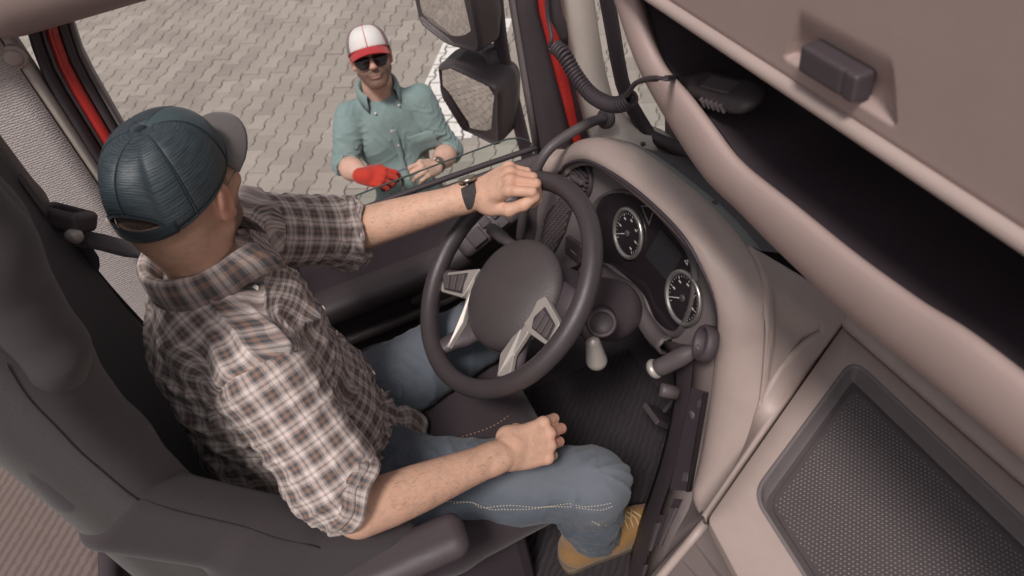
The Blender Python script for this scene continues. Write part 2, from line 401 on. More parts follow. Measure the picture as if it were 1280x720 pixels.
ang = math.atan2(EY[1], EY[0]) - PI / 2
for d, q, rr in cells[:300]:
    o = bpy.data.objects.new('paver', pm); COL.objects.link(o); o.parent = ground
    o.location = (q[0], q[1], RNG.uniform(-.0022, .001)); o.rotation_euler = (RNG.normal(0, .008), RNG.normal(0, .006), ang)
st = G(); sv, sf = paver_mesh(False); rnds = []
ca, sa = math.cos(ang), math.sin(ang)
for d, q, rr in cells[300:]:
    tx, ty, dz = RNG.normal(0, .006), RNG.normal(0, .008), RNG.uniform(-.0022, .001)
    st.add([(q[0] + ca * x - sa * y, q[1] + sa * x + ca * y, z + dz + tx * x + ty * y) for x, y, z in sv], sf); rnds += [rr] * len(sv)
so = st.build('paving_stones', m_pav, ground, kind='stuff'); point_attr(so, 'rnd', np.array(rnds))
# white painted bay marking: worn paint on the tops of the stones inside the strip
def clip(poly, ax, val, keep_less):
    out = []
    for i in range(len(poly)):
        a, b = poly[i - 1], poly[i]; ia = (a[ax] <= val) == keep_less; ib = (b[ax] <= val) == keep_less
        if ia != ib: t = (val - a[ax]) / (b[ax] - a[ax]); out.append(a + t * (b - a))
        if ib: out.append(b)
    return out
ml = G(); A0, A1, B0, B1 = -2.05, -1.487, 4.61, 6.52
for d, q, rr in cells:
    ca_, cb_ = q @ EX, q @ EY
    if not (A0 - .15 < ca_ < A1 + .15 and B0 - .15 < cb_ < B1 + .15): continue
    for f in sf[:5]:
        pl = [V(sv[k][0] * .97 + ca_, sv[k][1] * .985 + cb_) for k in f]
        for ax, val, kl in ((0, A0, False), (0, A1, True), (1, B0, False), (1, B1, True)):
            if pl: pl = clip(pl, ax, val, kl)
        if len(pl) >= 3: ml.add([(*(EX * p[0] + EY * p[1]), .0052) for p in pl], [tuple(range(len(pl)))])
def m_paint():
    m = N('worn_white_paint'); geo = m.n('NewGeometry'); n = m.noise(40, geo.outputs['Position'], 6, .8)
    m.set(Base_Color=m.ramp(n, [(.34, (.40, .35, .31)), (.45, (.74, .71, .68))]), Roughness=.8); return m.m
ln = ml.build('bay_marking', m_paint()); ln['kind'] = 'structure'; ln['label'] = 'worn white painted bay marking on the paving behind the mirrors'

# ------------------------------------------------------------------ cab shell
cab = thing('truck_cab', 'taupe and black trimmed truck cab with pillars, windscreen and bunk round the driver', 'truck cab', (-.5, 0, 1.25))
# rear pillar lining (woven), with a rounded cream edge towards the door opening
xs_ = [(-1.605, -.3845), (-1.584, -.386), (-1.575, -.390), (-1.571, -.397), (-1.566, -.43), (-1.556, -.56), (-1.548, -.80), (-1.54, -1.3)]
rows = [[(x, y - .02 * ((z - 2.1) if z > 2.1 else (z - 2.1) * .3), z) for z in np.linspace(1.45, 2.75, 20)] for x, y in xs_]
g = G(); g.grid(rows[3:]); rp = g.build('rear_pillar_trim', m_woven, cab, True); solid(rp, .012, 1)
g = G(); g.grid(rows[:4]); e_ = g.build('pillar_edge', m_cream, rp, True); solid(e_, .008, 1)
for c in ((-1.560,-0.402,2.547), (-1.560,-0.412,2.170)):
    g = G(); c = V(c); g.lathe(c, (1, 0, 0), [(.023, -.006), (.023, -.001), (.020, .0015), (.0165, .0005), (.016, .002), (.013, .005), (.007, .0065), (.001, .007)], 28)
    g.build('screw_cap', m_taupe, rp, True)
# door aperture strips, rear side: rubber seal, channel, red painted flange
def vstrip(name, mat, ya, yb, xi, dpt, par, z0=1.80, z1=2.60, bulge=.006):
    rows = []
    for z in np.linspace(z0, z1, 16):
        o = -.02 * (z - 2.1) * .0 + (.018 * max(0, (z - 2.47) / .1) ** 1.5)
        rows.append([(xi - dpt, ya + o, z), (xi - .002, ya + o, z), (xi + bulge, (ya * .7 + yb * .3) + o, z), (xi + bulge, (ya * .3 + yb * .7) + o, z), (xi - .002, yb + o, z), (xi - dpt, yb + o, z)])
    g = G(); g.loft(rows); return g.build(name, mat, par, True)
vstrip('door_seal', m_black, -.384, -.364, -1.585, .05, cab, bulge=.010)
vstrip('seal_channel', m_greypan, -.364, -.3545, -1.600, .04, cab, bulge=.004)
vstrip('red_door_frame', m_red, -.354, -.3335, -1.596, .05, cab, bulge=.003)
# roof side trim above the door
def roofbeam(y0, y1, name, par):
    rows = []
    ys = [y0, y0 + .004, y0 + .016] + list(np.linspace(y0 + .05, y1 - .03, 6)) + [y1 - .004, y1]
    for y in ys:
        s = .5 if y in (y0, y1) else (.82 if y in (y0 + .004, y1 - .004) else .96 if y == y0 + .016 else 1)
        rows.append([(-1.545 + s * .075 * math.cos(t) * (1.2 if math.cos(t) < 0 else 1), y, 2.685 + s * .10 * math.sin(t)) for t in np.linspace(0, 2 * PI, 20, endpoint=False)])
    g = G(); g.loft(rows); return g.build(name, m_taupe_soft, par, True)
roofbeam(-.405, .95, 'roof_side_trim', cab); roofbeam(-1.3, -.412, 'roof_side_trim', cab)
# front pillar: red flange, rubber seal, cream lining, handle on the pillar
def strip_px(name, mat, pts, par, dpt=.05, bul=.006):
    rows = []
    for (a, b) in pts:
        a, b = V(a), V(b); rows.append([a - V(dpt, 0, 0), a, a * .7 + b * .3 + V(bul, 0, 0), a * .3 + b * .7 + V(bul, 0, 0), b, b - V(dpt, 0, 0)])
    g = G(); g.loft(rows); return g.build(name, mat, par, True)
strip_px('red_door_frame', m_red, [((-1.612, .640, 2.62), (-1.612, .690, 2.62)), ((-1.612, .642, 2.30), (-1.612, .692, 2.30)), ((-1.612, .672, 2.10), (-1.612, .716, 2.10)), ((-1.612, .70, 1.90), (-1.612, .745, 1.90)), ((-1.612, .71, 1.75), (-1.612, .755, 1.75))], cab, .05, .002)
strip_px('door_seal', m_black, [((-1.585, .675, 2.62), (-1.585, .705, 2.62)), ((-1.585, .678, 2.30), (-1.585, .708, 2.30)), ((-1.585, .700, 2.10), (-1.585, .727, 2.10)), ((-1.585, .722, 1.90), (-1.585, .752, 1.90)), ((-1.585, .735, 1.75), (-1.585, .765, 1.75))], cab, .04, .010)
pil = []
for z, y0, y1, x in ((2.70, .665, .735, -1.53), (2.5, .672, .745, -1.53), (2.34, .682, .757, -1.525), (2.22, .692, .765, -1.52), (2.13, .70, .773, -1.515), (2.06, .706, .785, -1.51), (2.0, .708, .81, -1.49), (1.96, .708, .85, -1.46), (1.93, .70, .90, -1.44), (1.88, .70, .95, -1.43)):
    pil.append([(x - .06, y0 - .002, z), (x - .02, y0, z), (x - .004, y0 + .012, z), (x, y0 * .6 + y1 * .4, z), (x - .006, y0 * .25 + y1 * .75, z), (x - .02, y1 - .003, z), (x - .06, y1 + .004, z)])
g = G(); g.loft(pil); fp = g.build('front_pillar_trim', m_cream, cab, True)
# windscreen with its black border
wl = bez([(-1.47, .70, 2.74), (-1.49, .765, 2.30), (-1.495, .80, 2.08), (-1.48, .86, 1.935)], 14)
wb = bez([(-1.48, .86, 1.935), (-1.33, .915, 1.925), (-1.0, .985, 1.92), (-.4, 1.04, 1.92), (.4, 1.04, 1.92), (1.0, .98, 1.92)], 40)
g = G(); nrow = []
for k in range(12):
    t = k / 11; lp = V(np.interp(t, [0, 1], [0, 1]), 0, 0); z = 1.925 + .80 * t
    nrow.append([V(p[0] * (1 - .015 * t), p[1] - .155 * t, z) for p in wb])
g.grid(nrow); ws = g.build('windscreen', m_pane, cab, True)
g = G(); g.tube(np.concatenate([wl, wb[1:]]), .019, 8); g.build('windscreen_seal', m_black, ws, True)
# pillar grab handle: tube out of a socket on the pillar
gp = bez([(-1.470,0.730,2.043), (-1.450,0.683,2.062), (-1.440,0.610,2.057), (-1.430,0.550,2.040), (-1.430,0.510,1.989), (-1.440,0.475,1.892), (-1.460,0.455,1.779)], 30)
g = G(); g.tube(gp, .0125, 14); gh = g.build('pillar_handle', m_dark2, cab, True)
g = G(); c = gp[0]; d = unit(gp[1] - gp[0]); g.lathe(c - d * .004, d, [(.026, 0), (.026, .006), (.022, .010), (.013, .012)], 22); g.build('handle_socket', m_dark, gh, True)
# black bracket bar hanging at the top of the pillar
g = G(); g.tube(bez([(-1.515, .655, 2.62), (-1.500,0.636,2.364), (-1.500,0.648,2.295), (-1.500,0.658,2.251)], 16), [.016] * 13 + [.015, .011, .004], 12, flat=.55); g.build('pillar_bracket', m_dark, cab, True)
# bunk behind the seats, floor, firewall
g = G(); g.box((-.6, -1.25, 1.62), (1.0, .60, .10)); b_ = g.build('bunk', m_bunk, cab); bevel(b_, .04, 4)
g = G(); g.tube([(-1.55, -.642, 1.74), (.3, -.642, 1.74)], .022, 10); g.build('bunk_edge', m_dark, b_, True)
g = G(); g.box((-.65, .15, 1.235), (.98, .85, .015)); fl = g.build('cab_floor', m_black, cab)
def m_floor():
    m = N('ribbed_floor_mat'); w = m.n('TexWave', wave_type='BANDS', bands_direction='DIAGONAL'); m.l(m.coord(), w.inputs['Vector']); w.inputs['Scale'].default_value = 26; w.inputs['Distortion'].default_value = 4
    m.set(Base_Color=m.ramp(w.outputs['Fac'], [(.3, (.021, .016, .019)), (.7, (.028, .021, .025))]), Roughness=.8); m.bump(w.outputs['Fac'], .6, .004); return m.m
g = G(); g.box((-1.05, .30, 1.256), (.34, .42, .005)); o = g.build('floor_mat', m_floor(), fl); bevel(o, .004)
g = G(); g.box((-.9, .99, 1.65), (.70, .012, .40)); g.build('firewall', m_black, cab)
# pedals, barely visible in the footwell
for x, y in ((-.90, .60), (-1.03, .62)):
    g = G(); g.box((x, y, 1.40), (.035, .008, .05), ((1, 0, 0), (0, .8, .6), (0, -.6, .8))); g.tube([(x, y + .01, 1.42), (x, y + .12, 1.55)], .008, 8); o = g.build('pedal', m_dark, cab); bevel(o, .004)

# ------------------------------------------------------------------ driver's door
door = bpy.data.objects.new('door', None); COL.objects.link(door); door.parent = cab; door.location = (-1.12, .1, .05); door.empty_display_size = .05; reg(door, (-1.62, .1, 1.3))
door['label'] = 'dark driver door with armrest, switches and half lowered window'
pr = []
for x, z in ((-1.60, 1.28), (-1.585, 1.45), (-1.578, 1.60), (-1.585, 1.70), (-1.60, 1.74), (-1.603, 1.80), (-1.600, 1.86), (-1.612, 1.905)):
    pr.append([(x, y, z + (.0 if z < 1.8 else .012 * math.sin((y + .3) * 3))) for y in np.linspace(-.33, .66, 14)])
g = G(); g.grid(pr); dp = g.build('door_panel', m_dark, door, True); solid(dp, .012, 1)
# armrest ledge
AR = []
for y in np.linspace(-.33, .44, 24):
    t = max(0, (y - .22) / .22); w = .085 - .035 * t
    prof = [(-1.60, 1.655), (-1.60 + w * .75, 1.665), (-1.60 + w, 1.69), (-1.60 + w + .004, 1.725), (-1.60 + w - .006, 1.742), (-1.60 + w * .7, 1.747), (-1.60, 1.752)]
    AR.append([(x, y, z + .035 * t * t) for x, z in prof])
g = G(); g.loft(AR); ar = g.build('armrest', m_dark2, door, True)
g = G(); g.tube(bez([(-1.575, -.33, 1.565), (-1.555, .1, 1.575), (-1.56, .40, 1.60)], 14), .016, 10); g.build('door_pocket_rim', m_dark2, door, True)
S = SDF((-1.62, .1, 1.55), (-1.5, .4, 1.68), .004); S.ell((-1.568, .24, 1.615), (.028, .10, .035), .01); sdf_obj('door_handle_bowl', S, m_dark2, door)
# switch panel rising at the front end of the armrest
sp0, sp1 = V((-1.515,0.275,1.737)), V((-1.515,0.486,1.831))
S = SDF((-1.62, .22, 1.68), (-1.46, .56, 1.95), .004)
su = unit(sp1 - sp0); sn = unit(V(.80, -.22, .55)); sn = unit(sn - su * (sn @ su)); sw = np.cross(sn, su)
scn = V((-1.515,0.396,1.816))
S.box(scn - sn * .02, (.105, .036, .026), .02, .0, (su, sw, sn)); spn = sdf_obj('switch_panel', S, m_dark2, door)
for (x, y, kind) in ((640, 262, 1), (622, 268, 0), (631, 276, 0), (610, 281, 0), (604, 293, 0), (616, 294, 0)):
    dd = V(*[0, 0, 0])
for du, dw, kd in ((.072, .004, 1), (.034, -.014, 0), (.034, .016, 0), (-.004, -.014, 0), (-.004, .016, 0), (-.045, .0, 2)):
    c = scn + su * du + sw * dw + sn * .006
    g = G()
    if kd == 1: g.lathe(c, sn, [(.019, 0), (.019, .008), (.016, .012), (.004, .013)], 20)
    else: g.box(c + sn * .003, (.014 if kd == 0 else .022, .011 if kd == 0 else .022, .006), (su, sw, sn))
    o = g.build('window_switch', m_dark, door, kd == 1); bevel(o, .003)
# glass and frames
g = G(); gl = bez([(-1.635, -.31, 1.955), (-1.635, .2, 1.968), (-1.635, .46, 1.972), (-1.635, .545, 1.966), (-1.635, .59, 1.93), (-1.635, .60, 1.88)], 30)
pts = [tuple(p) for p in gl] + [(-1.635, .60, 1.82), (-1.635, -.31, 1.82)]
g.prism(pts, (-.005, 0, 0)); pane = g.build('window_glass', m_pane, door)
g = G(); g.tube(gl, .0022, 6); g.build('glass_edge', plain('glass_edge', (.06, .08, .075), .2, grain=0), door, True)
vstrip('window_frame', m_dark, -.333, -.316, -1.604, .05, door, 1.86, 2.60, .004)
vstrip('frame_lip', m_greypan, -.3155, -.305, -1.612, .035, door, 1.86, 2.60, .003)
strip_px('window_frame', m_dark, [((-1.606, .590, 2.62), (-1.606, .638, 2.62)), ((-1.606, .592, 2.30), (-1.606, .640, 2.30)), ((-1.606, .598, 2.10), (-1.606, .668, 2.10)), ((-1.606, .606, 1.90), (-1.606, .698, 1.90)), ((-1.606, .61, 1.75), (-1.606, .70, 1.75))], door, .05, .004)
strip_px('frame_lip', m_greypan, [((-1.616, .579, 2.62), (-1.616, .589, 2.62)), ((-1.616, .584, 2.30), (-1.616, .591, 2.30)), ((-1.616, .588, 2.10), (-1.616, .597, 2.10)), ((-1.616, .594, 1.88), (-1.616, .605, 1.88))], door, .03, .002)
g = G(); g.tube([(-1.622, y, 1.918 + .012 * math.sin((y + .3) * 3)) for y in np.linspace(-.33, .62, 20)], .008, 8); g.build('window_weatherstrip', m_black, door, True)
g = G(); g.box((-1.705, .15, 1.20), (.04, .49, .50)); o = g.build('door_skin', m_red, door); bevel(o, .02, 3)

# ------------------------------------------------------------------ mirrors on their arm
mir = thing('wing_mirror', 'two black mirror housings on one arm outside the door window', 'wing mirror', (-1.86, .62, 1.55))
def mirror_head(c, hw, hh, dp, par, nrm_, cuts=(), roll=0.0):
    n = unit(nrm_); wv = unit(np.cross(n, V(0, 0, 1))); wv = -wv if wv[0] < 0 else wv; hv = unit(np.cross(wv, n)); hv = hv if hv[2] > 0 else -hv
    wv, hv = wv * math.cos(roll) + hv * math.sin(roll), hv * math.cos(roll) - wv * math.sin(roll)
    c = V(c); S = SDF(c - .32, c + .32, .0042)
    S.box(c - n * dp * .40, (hw, hh, dp * .50), .03, 0, (wv, hv, n))
    for (px, py, qx, qy) in cuts:     # straight trims of the outline, given in half widths
        p = c + wv * px * hw + hv * py * hh; e = wv * (qx - px) * hw + hv * (qy - py) * hh; m_ = unit(np.cross(e, n)); S.cut(p, m_ if m_ @ (p - c) > 0 else -m_)
    H = SDF(c - .32, c + .32, .0042); H.box(c + n * .15, (hw - .0075, hh - .0075, dp * .1 + .15), .022, 0, (wv, hv, n))
    for (px, py, qx, qy) in cuts:
        p = c + wv * px * hw + hv * py * hh; e = wv * (qx - px) * hw + hv * (qy - py) * hh; m_ = unit(np.cross(e, n)); m_ = m_ if m_ @ (p - c) > 0 else -m_; H.cut(p - m_ * .0075, m_)
    D0 = H.D
    S.box(c - n * dp * .95 + wv * hw * .12, (hw * .72, hh * .78, dp * .45), .045, .05, (wv, hv, n))
    # hollow front, keeping a thin edge
    sl, x, y, z = S.sub(S.lo - 1, S.lo + 10); dn = (x - c[0]) * n[0] + (y - c[1]) * n[1] + (z - c[2]) * n[2]
    S.D = np.maximum(S.D, -np.maximum(D0, -(dn + .006)).astype(np.float32))
    o = sdf_obj('mirror_housing', S, m_dark2, par, 4)
    poly = [V(-hw, -hh), V(hw, -hh), V(hw, hh), V(-hw, hh)]
    for (px, py, qx, qy) in cuts:
        p = V(px * hw, py * hh); e = V((qx - px) * hw, (qy - py) * hh); nn = V(e[1], -e[0]); nn = nn if nn @ p > 0 else -nn; outp = []
        for i in range(len(poly)):
            A, B = poly[i - 1], poly[i]; da, db = (A - p) @ nn, (B - p) @ nn
            if (da > 0) != (db > 0): outp.append(A + (B - A) * da / (da - db))
            if db <= 0: outp.append(B)
        poly = outp
    cc = np.mean(poly, axis=0); poly = [q + (cc - q) * .07 for q in poly]
    rp_ = roundpoly(poly, .028, 6); bow = lambda q: .010 * (((q - cc) / hw) ** 2).sum()
    g = G(); rows = [[c + wv * (cc + (q - cc) * f)[0] + hv * (cc + (q - cc) * f)[1] - n * (.002 + .010 * f * f * float((((q - cc) / hw) ** 2).sum()) * .35) for q in rp_] for f in (1, .75, .5, .25, .02)]
    g.grid(rows, cv=True); m_ = g.build('mirror_glass', m_mirror, o, True); fixn(m_); return o
mh1 = mirror_head(V((-1.950,0.506,2.282)), .112, .175, .115, mir, (.46, -.84, .02), [(-1, -.62, .2, -1.02)])
mh1['label'] = 'upper main mirror with a slanted bottom edge'
mh2 = mirror_head(V((-1.950,0.521,1.914)), .110, .122, .12, mir, (.50, -.80, -.10), [(-1, .15, -.1, -1.02), (-1, .75, -.5, 1.02)], R(-14))
mh2['label'] = 'smaller lower mirror head tilted downwards'
g = G(); g.tube(bez([(-1.93, .66, 2.62), (-1.935, .655, 2.30), (-1.935, .645, 2.06), (-1.935, .66, 1.85), (-1.93, .675, 1.66), (-1.90, .68, 1.50), (-1.82, .68, 1.42), (-1.68, .66, 1.40)], 30), .021, 14); g.build('mirror_arm', m_dark, mir, True)
g = G(); g.tube([V((-1.950,0.615,2.069)) , V((-1.945,0.624,1.987))], .027, 16); g.build('arm_joint', m_dark2, mir, True)
# ------------------------------------------------------------------ dashboard
dash = thing('dashboard', 'taupe and black wraparound dashboard with two round gauges and a perforated tray', 'dashboard', (-.9, .75, 1.6))
inner = bez([(-1.53, .575, 1.90), (-1.482,0.590,1.938), (-1.446,0.600,1.985), (-1.308,0.600,2.076), (-1.106,0.600,2.136), (-0.927,0.600,2.148), (-0.846,0.600,2.111), (-0.799,0.600,2.033), (-0.793,0.599,1.922), (-0.768,0.576,1.799), (-0.735,0.542,1.710), (-0.705,0.508,1.640), (-0.672,0.485,1.629), (-0.640,0.481,1.635)], 70)
outer = bez([(-1.55, .62, 1.95), (-1.499,0.660,1.964), (-1.405,0.675,2.040), (-1.285,0.700,2.085), (-1.088,0.725,2.083), (-0.932,0.715,2.093), (-0.807,0.690,2.092), (-0.742,0.664,2.051), (-0.715,0.650,1.972), (-0.690,0.631,1.893), (-0.665,0.602,1.815), (-0.650,0.563,1.738), (-0.640,0.521,1.687), (-0.636,0.484,1.642)], 70)
rows = []
cen = V(-1.08, .66, 1.75)
for i in range(70):
    a, b = inner[i], outer[i]; tg = unit(inner[min(i + 1, 69)] - inner[max(i - 1, 0)]); w = b - a
    up = np.cross(tg, unit(w)); up = up if up @ (a - cen + V(.3, -.6, .6)) > 0 else -up
    Lw = np.linalg.norm(w); bl = min(.022, Lw * .3)
    back = -unit(np.cross(up, tg)) ; back = back if back @ w > 0 else -back
    rows.append([a - up * .030 + w * .10, a - up * .012 - w * .0, a + up * .000, a + w * .06 + up * bl * .38, a + w * .22 + up * bl * .85, a + w * .42 + up * bl * 1.05, a + w * .62 + up * bl * .9, a + w * .82 + up * bl * .5, a + w * .94 + up * bl * .18, b, b - up * .02 + w * .02])
g = G(); g.grid(rows); br = g.build('instrument_hood', m_taupe, dash, True); fixn(br)
# dark gasket line under the hood's inner lip
g = G(); g.tube([r[1] for r in rows][3:], .005, 6); g.build('hood_gasket', m_black, br, True)
# instrument panel plane
PC = V(-1.05, .63, 1.98); PX = V(1, 0, 0); PY = unit(V(0, .3, .954)); PN = np.cross(PX, PY)
pp = lambda uv, h=0.0: PC + PX * uv[0] + PY * uv[1] + PN * h
ppoly = lambda L, h=0.0: [pp(q, h) for q in L]
pan = roundpoly([(-0.577,-0.235), (-0.489,-0.111), (-0.454,-0.034), (-0.347,0.038), (-0.151,0.086), (0.039,0.092), (0.141,0.065), (0.215,0.003), (0.252,-0.093), (0.208,-0.179), (0.116,-0.195), (0.007,-0.182), (-0.139,-0.178), (-0.270,-0.237), (-0.386,-0.363), (-0.535,-0.401)], .03, 4)
g = G(); g.prism(ppoly(pan, -.004), -PN * .05); ip = g.build('instrument_panel', m_greypan, dash); bevel(ip, .006, 3, 60)
clu = bez([(-0.266,-0.070), (-0.238,-0.015), (-0.167,0.037), (-0.091,0.062), (0.003,0.062), (0.083,0.051), (0.118,0.023), (0.140,-0.034), (0.139,-0.095), (0.117,-0.140), (0.057,-0.157), (-0.013,-0.135), (-0.143,-0.152), (-0.194,-0.173), (-0.243,-0.139)], 90, True)
g = G(); g.prism(ppoly(clu, -.030), PN * .0285); cl = g.build('gauge_cluster', m_gloss, ip)
g = G(); rim = np.array(ppoly(clu, .0)); g.grid([[p + PN * hh + unit(PC + PX * .0 - p) * ins for p in rim] for ins, hh in ((-.012, -.002), (-.006, .006), (.0, .007), (.004, .0), (.006, -.004))], cv=True); o = g.build('cluster_rim', m_dark2, ip, True)
for gc, tag_, mir_ in (((-.114, -.038), 'L', 1), ((.117, -.043), 'R', 1)):
    c = pp(gc, .0005); g = G(); g.lathe(c, PN, [(.001, 0), (.0575, .0), (.058, .0016)], 48); dial = g.build('gauge', m_gloss, ip)
    g = G(); g.lathe(c, PN, [(.050, .001), (.051, .006), (.056, .0075), (.060, .005), (.0605, -.001), (.05, -.001)], 56); o = g.build('gauge_ring', m_chrome, ip, True)
    g = G(); ticks = G()
    for k in range(25):
        t = R(225 - 270 * k / 24); L_ = .007 if k % 4 == 0 else .0038; r1 = .0475
        d = PX * math.cos(t) + PY * math.sin(t); s = np.cross(PN, d); ticks.box(c + d * (r1 - L_ / 2) + PN * .0014, (L_ / 2, .0008 if k % 4 == 0 else .00045, .0004), (d, s, PN))
        if k % 4 == 0 and 4 <= k: ticks.box(c + d * .0345 + PN * .0014, (.0042, .0021, .0004), (unit(PX + .0 * PY), PY, PN))
    ticks.build('gauge_marks', m_white, dial)
    d = PX * math.cos(R(214)) + PY * math.sin(R(214)); s = np.cross(PN, d)
    g = G(); g.prism([c + d * .046 + s * .0006 + PN * .003, c - d * .008 + s * .0016 + PN * .003, c - d * .008 - s * .0016 + PN * .003, c + d * .046 - s * .0006 + PN * .003], PN * .0012); g.build('gauge_needle', m_white, dial)
    g = G(); g.lathe(c, PN, [(.008, .001), (.0085, .005), (.006, .007), (.001, .0072)], 20); g.build('needle_hub', m_dark, dial, True)
# warning symbol triangle outline, small mark, centre display
def outline(L, w, mat, name, par, h=.001):
    g = G(); L = [V(q) for q in L]
    for i in range(len(L)):
        a, b = pp(L[i], h), pp(L[(i + 1) % len(L)], h); d = unit(b - a); g.box((a + b) / 2, (np.linalg.norm(b - a) / 2 + w, w, .0006), (d, np.cross(PN, d), PN))
    return g.build(name, mat, par)
outline([(-0.097,0.046), (-0.053,0.072), (-0.056,0.025)], .0016, m_greypan, 'warning_triangle', cl, .0)
g = G(); g.prism(ppoly(roundpoly([(-0.038,-0.047), (-0.015,0.041), (0.073,0.033), (0.055,-0.047)], .008), -.001), PN * .0012)
m_disp = N('display_glass'); m_disp.set(Base_Color=(.03, .028, .032), Roughness=.12); g.build('display', m_disp.m, cl)
outline([(0.084,0.028), (0.092,0.036), (0.094,0.025)], .001, m_white, 'warning_lamp', cl, .0)
# round vent knob, vent grid, switch next to the column
c = pp((-0.350,-0.034), .002); g = G(); g.lathe(c, PN, [(.052, -.01), (.052, .002), (.047, .006), (.043, .002), (.04, -.004), (.001, -.004)], 36); vk = g.build('air_vent', m_black, ip, True)
for k in range(5):
    g = G(); g.box(c + PY * (-.024 + .012 * k) + PN * .002, (.036 - .003 * abs(k - 2), .0022, .006), (PX, unit(PY + PN * .4), PN)); g.build('vent_slat', m_dark2, vk)
g = G(); g.box(c + PX * .004 + PN * .009, (.026, .007, .009), (unit(PX + PY * .25), unit(PY - PX * .25), PN)); o = g.build('vent_knob', m_dark2, vk); bevel(o, .004)
vg = roundpoly([(-0.482,-0.308), (-0.480,-0.221), (-0.430,-0.134), (-0.363,-0.127), (-0.371,-0.207), (-0.406,-0.314)], .012)
g = G(); g.prism(ppoly(vg, -.004), PN * .005); gr = g.build('speaker_grille', m_black, ip)
cs = G(); vgc = np.mean([V(q) for q in vg], axis=0)
def inpoly(p, L):
    r = False
    for i in range(len(L)):
        (x1, y1), (x2, y2) = L[i - 1][:2], L[i][:2]
        if (y1 > p[1]) != (y2 > p[1]) and p[0] < (x2 - x1) * (p[1] - y1) / (y2 - y1) + x1: r = not r
    return r
for i in range(-14, 15):
    for j in range(-14, 15):
        q = V(i * .0135 + (j % 2) * .00675, j * .0115) + vgc
        if inpoly(q, [V(t) for t in vg]) and inpoly(q * 1.0 + (q - vgc) * .06, [V(t) for t in vg]):
            cc = pp(q, .001); ring = [[cc + PN * h + rr * (PX * math.cos(t) + PY * math.sin(t)) for t in np.linspace(0, 2 * PI, 6, endpoint=False)] for h, rr in ((0, .0062), (.003, .0062), (.003, .0044), (0, .0044))]
            cs.grid(ring, cv=True)
o = cs.build('grille_mesh', m_dark2, gr); o['kind'] = 'stuff'
g = G(); g.prism(ppoly(roundpoly([(-0.354,-0.202), (-0.276,-0.182), (-0.262,-0.234), (-0.344,-0.250)], .01), -.004), PN * .012); sw_ = g.build('light_switch', m_dark, ip); bevel(sw_, .004)
outline([(-0.313,-0.222), (-0.283,-0.217)], .0012, m_white, 'switch_mark', sw_, .009)
# lower binnacle lip and knee panels
lip = bez([(-0.226,-0.206), (-0.167,-0.170), (-0.101,-0.150), (-0.020,-0.127), (0.031,-0.147), (0.088,-0.154), (0.130,-0.146)], 30)
g = G(); g.grid([[pp(q, .005) for q in lip], [pp(q, .022) - PY * .004 for q in lip], [pp(q, .03) - PY * .016 for q in lip], [pp(q, .02) - PY * .032 for q in lip], [pp(q, -.03) - PY * .05 for q in lip]]); o = g.build('binnacle_lip', m_dark2, dash, True); solid(o, .006)
kp = []
for t in np.linspace(0, 1, 10):
    kp.append([(x, .615 + .23 * t - .05 * math.sin(t * PI) + (.0 if x > -1.4 else .02), 1.885 - .06 * (x < -1.3) - .52 * t - .02 * abs(x + 1.05)) for x in np.linspace(-1.56, -.80, 14)])
g = G(); g.grid(kp); o = g.build('knee_panel', m_black, dash, True); solid(o, .01, 1)
for q in ((-1.389,0.660,1.581), (-1.246,0.660,1.636)):
    g = G(); g.disc(q, (0, -1, .3), .003, .003, 10); g.build('screw', m_greypan, o)
# steering column shroud, ignition, stalks
WC = V(-1.052, .281, 2.058); WX = V(1, 0, 0); WY = V(0, .784, .621); WN = V(0, -.621, .784)
wp = lambda uv, h=0.0: WC + WX * uv[0] + WY * uv[1] + WN * h
S = SDF((-1.25, .2, 1.6), (-.85, .75, 2.2), .005)
S.cone(wp((0, 0), -.09), .058, wp((0, .05), -.30), .070, .02); S.box(wp((0, .01), -.14), (.074, .062, .065), .04, .03, (WX, WY, WN)); sh = sdf_obj('column_shroud', S, m_dark, dash, 4)
ig = V((-0.930,0.427,1.971)); g = G(); g.lathe(ig, unit(V(.75, -.35, .55)), [(.030, -.03), (.030, .0), (.026, .004), (.022, .0), (.02, -.006), (.001, -.006)], 26); g.build('ignition_lock', m_dark, dash, True)
for k in range(4):
    pass
# left stalk (indicator)
a, b = V((-1.300,0.339,1.992)), V((-1.130,0.375,2.001)); d = unit(b - a)
g = G(); g.tube([a, a + d * .01, a + d * .055, a + d * .065, a + d * .11, b], [.010, .0145, .0145, .012, .012, .009], 16); g.build('indicator_stalk', m_dark2, dash, True)
# right stalk: dark arm with a silver end
a, b = V((-0.990,0.390,2.010)), V((-0.925,0.403,1.922)); e = V((-0.920,0.405,1.876)); d = unit(e - b)
g = G(); g.tube([a, b], [.010, .0125], 14); st_ = g.build('retarder_stalk', m_dark, dash, True)
S = SDF(b - .08, b + .08, .0025); S.cone(b - d * .01, .015, e - d * .004, .022, .006); S.cut(e + d * .010, d); S.ell(e + d * .012, (.012, .012, .006), .003, (np.cross(d, V(0, 0, 1)), np.cross(np.cross(d, V(0, 0, 1)), d), d), 'sub')
o = sdf_obj('stalk_end', S, m_silver, st_, 3); g = G(); g.disc(e + d * .004, d, .010, .005, 20); g.build('stalk_button', m_dark, st_, True)
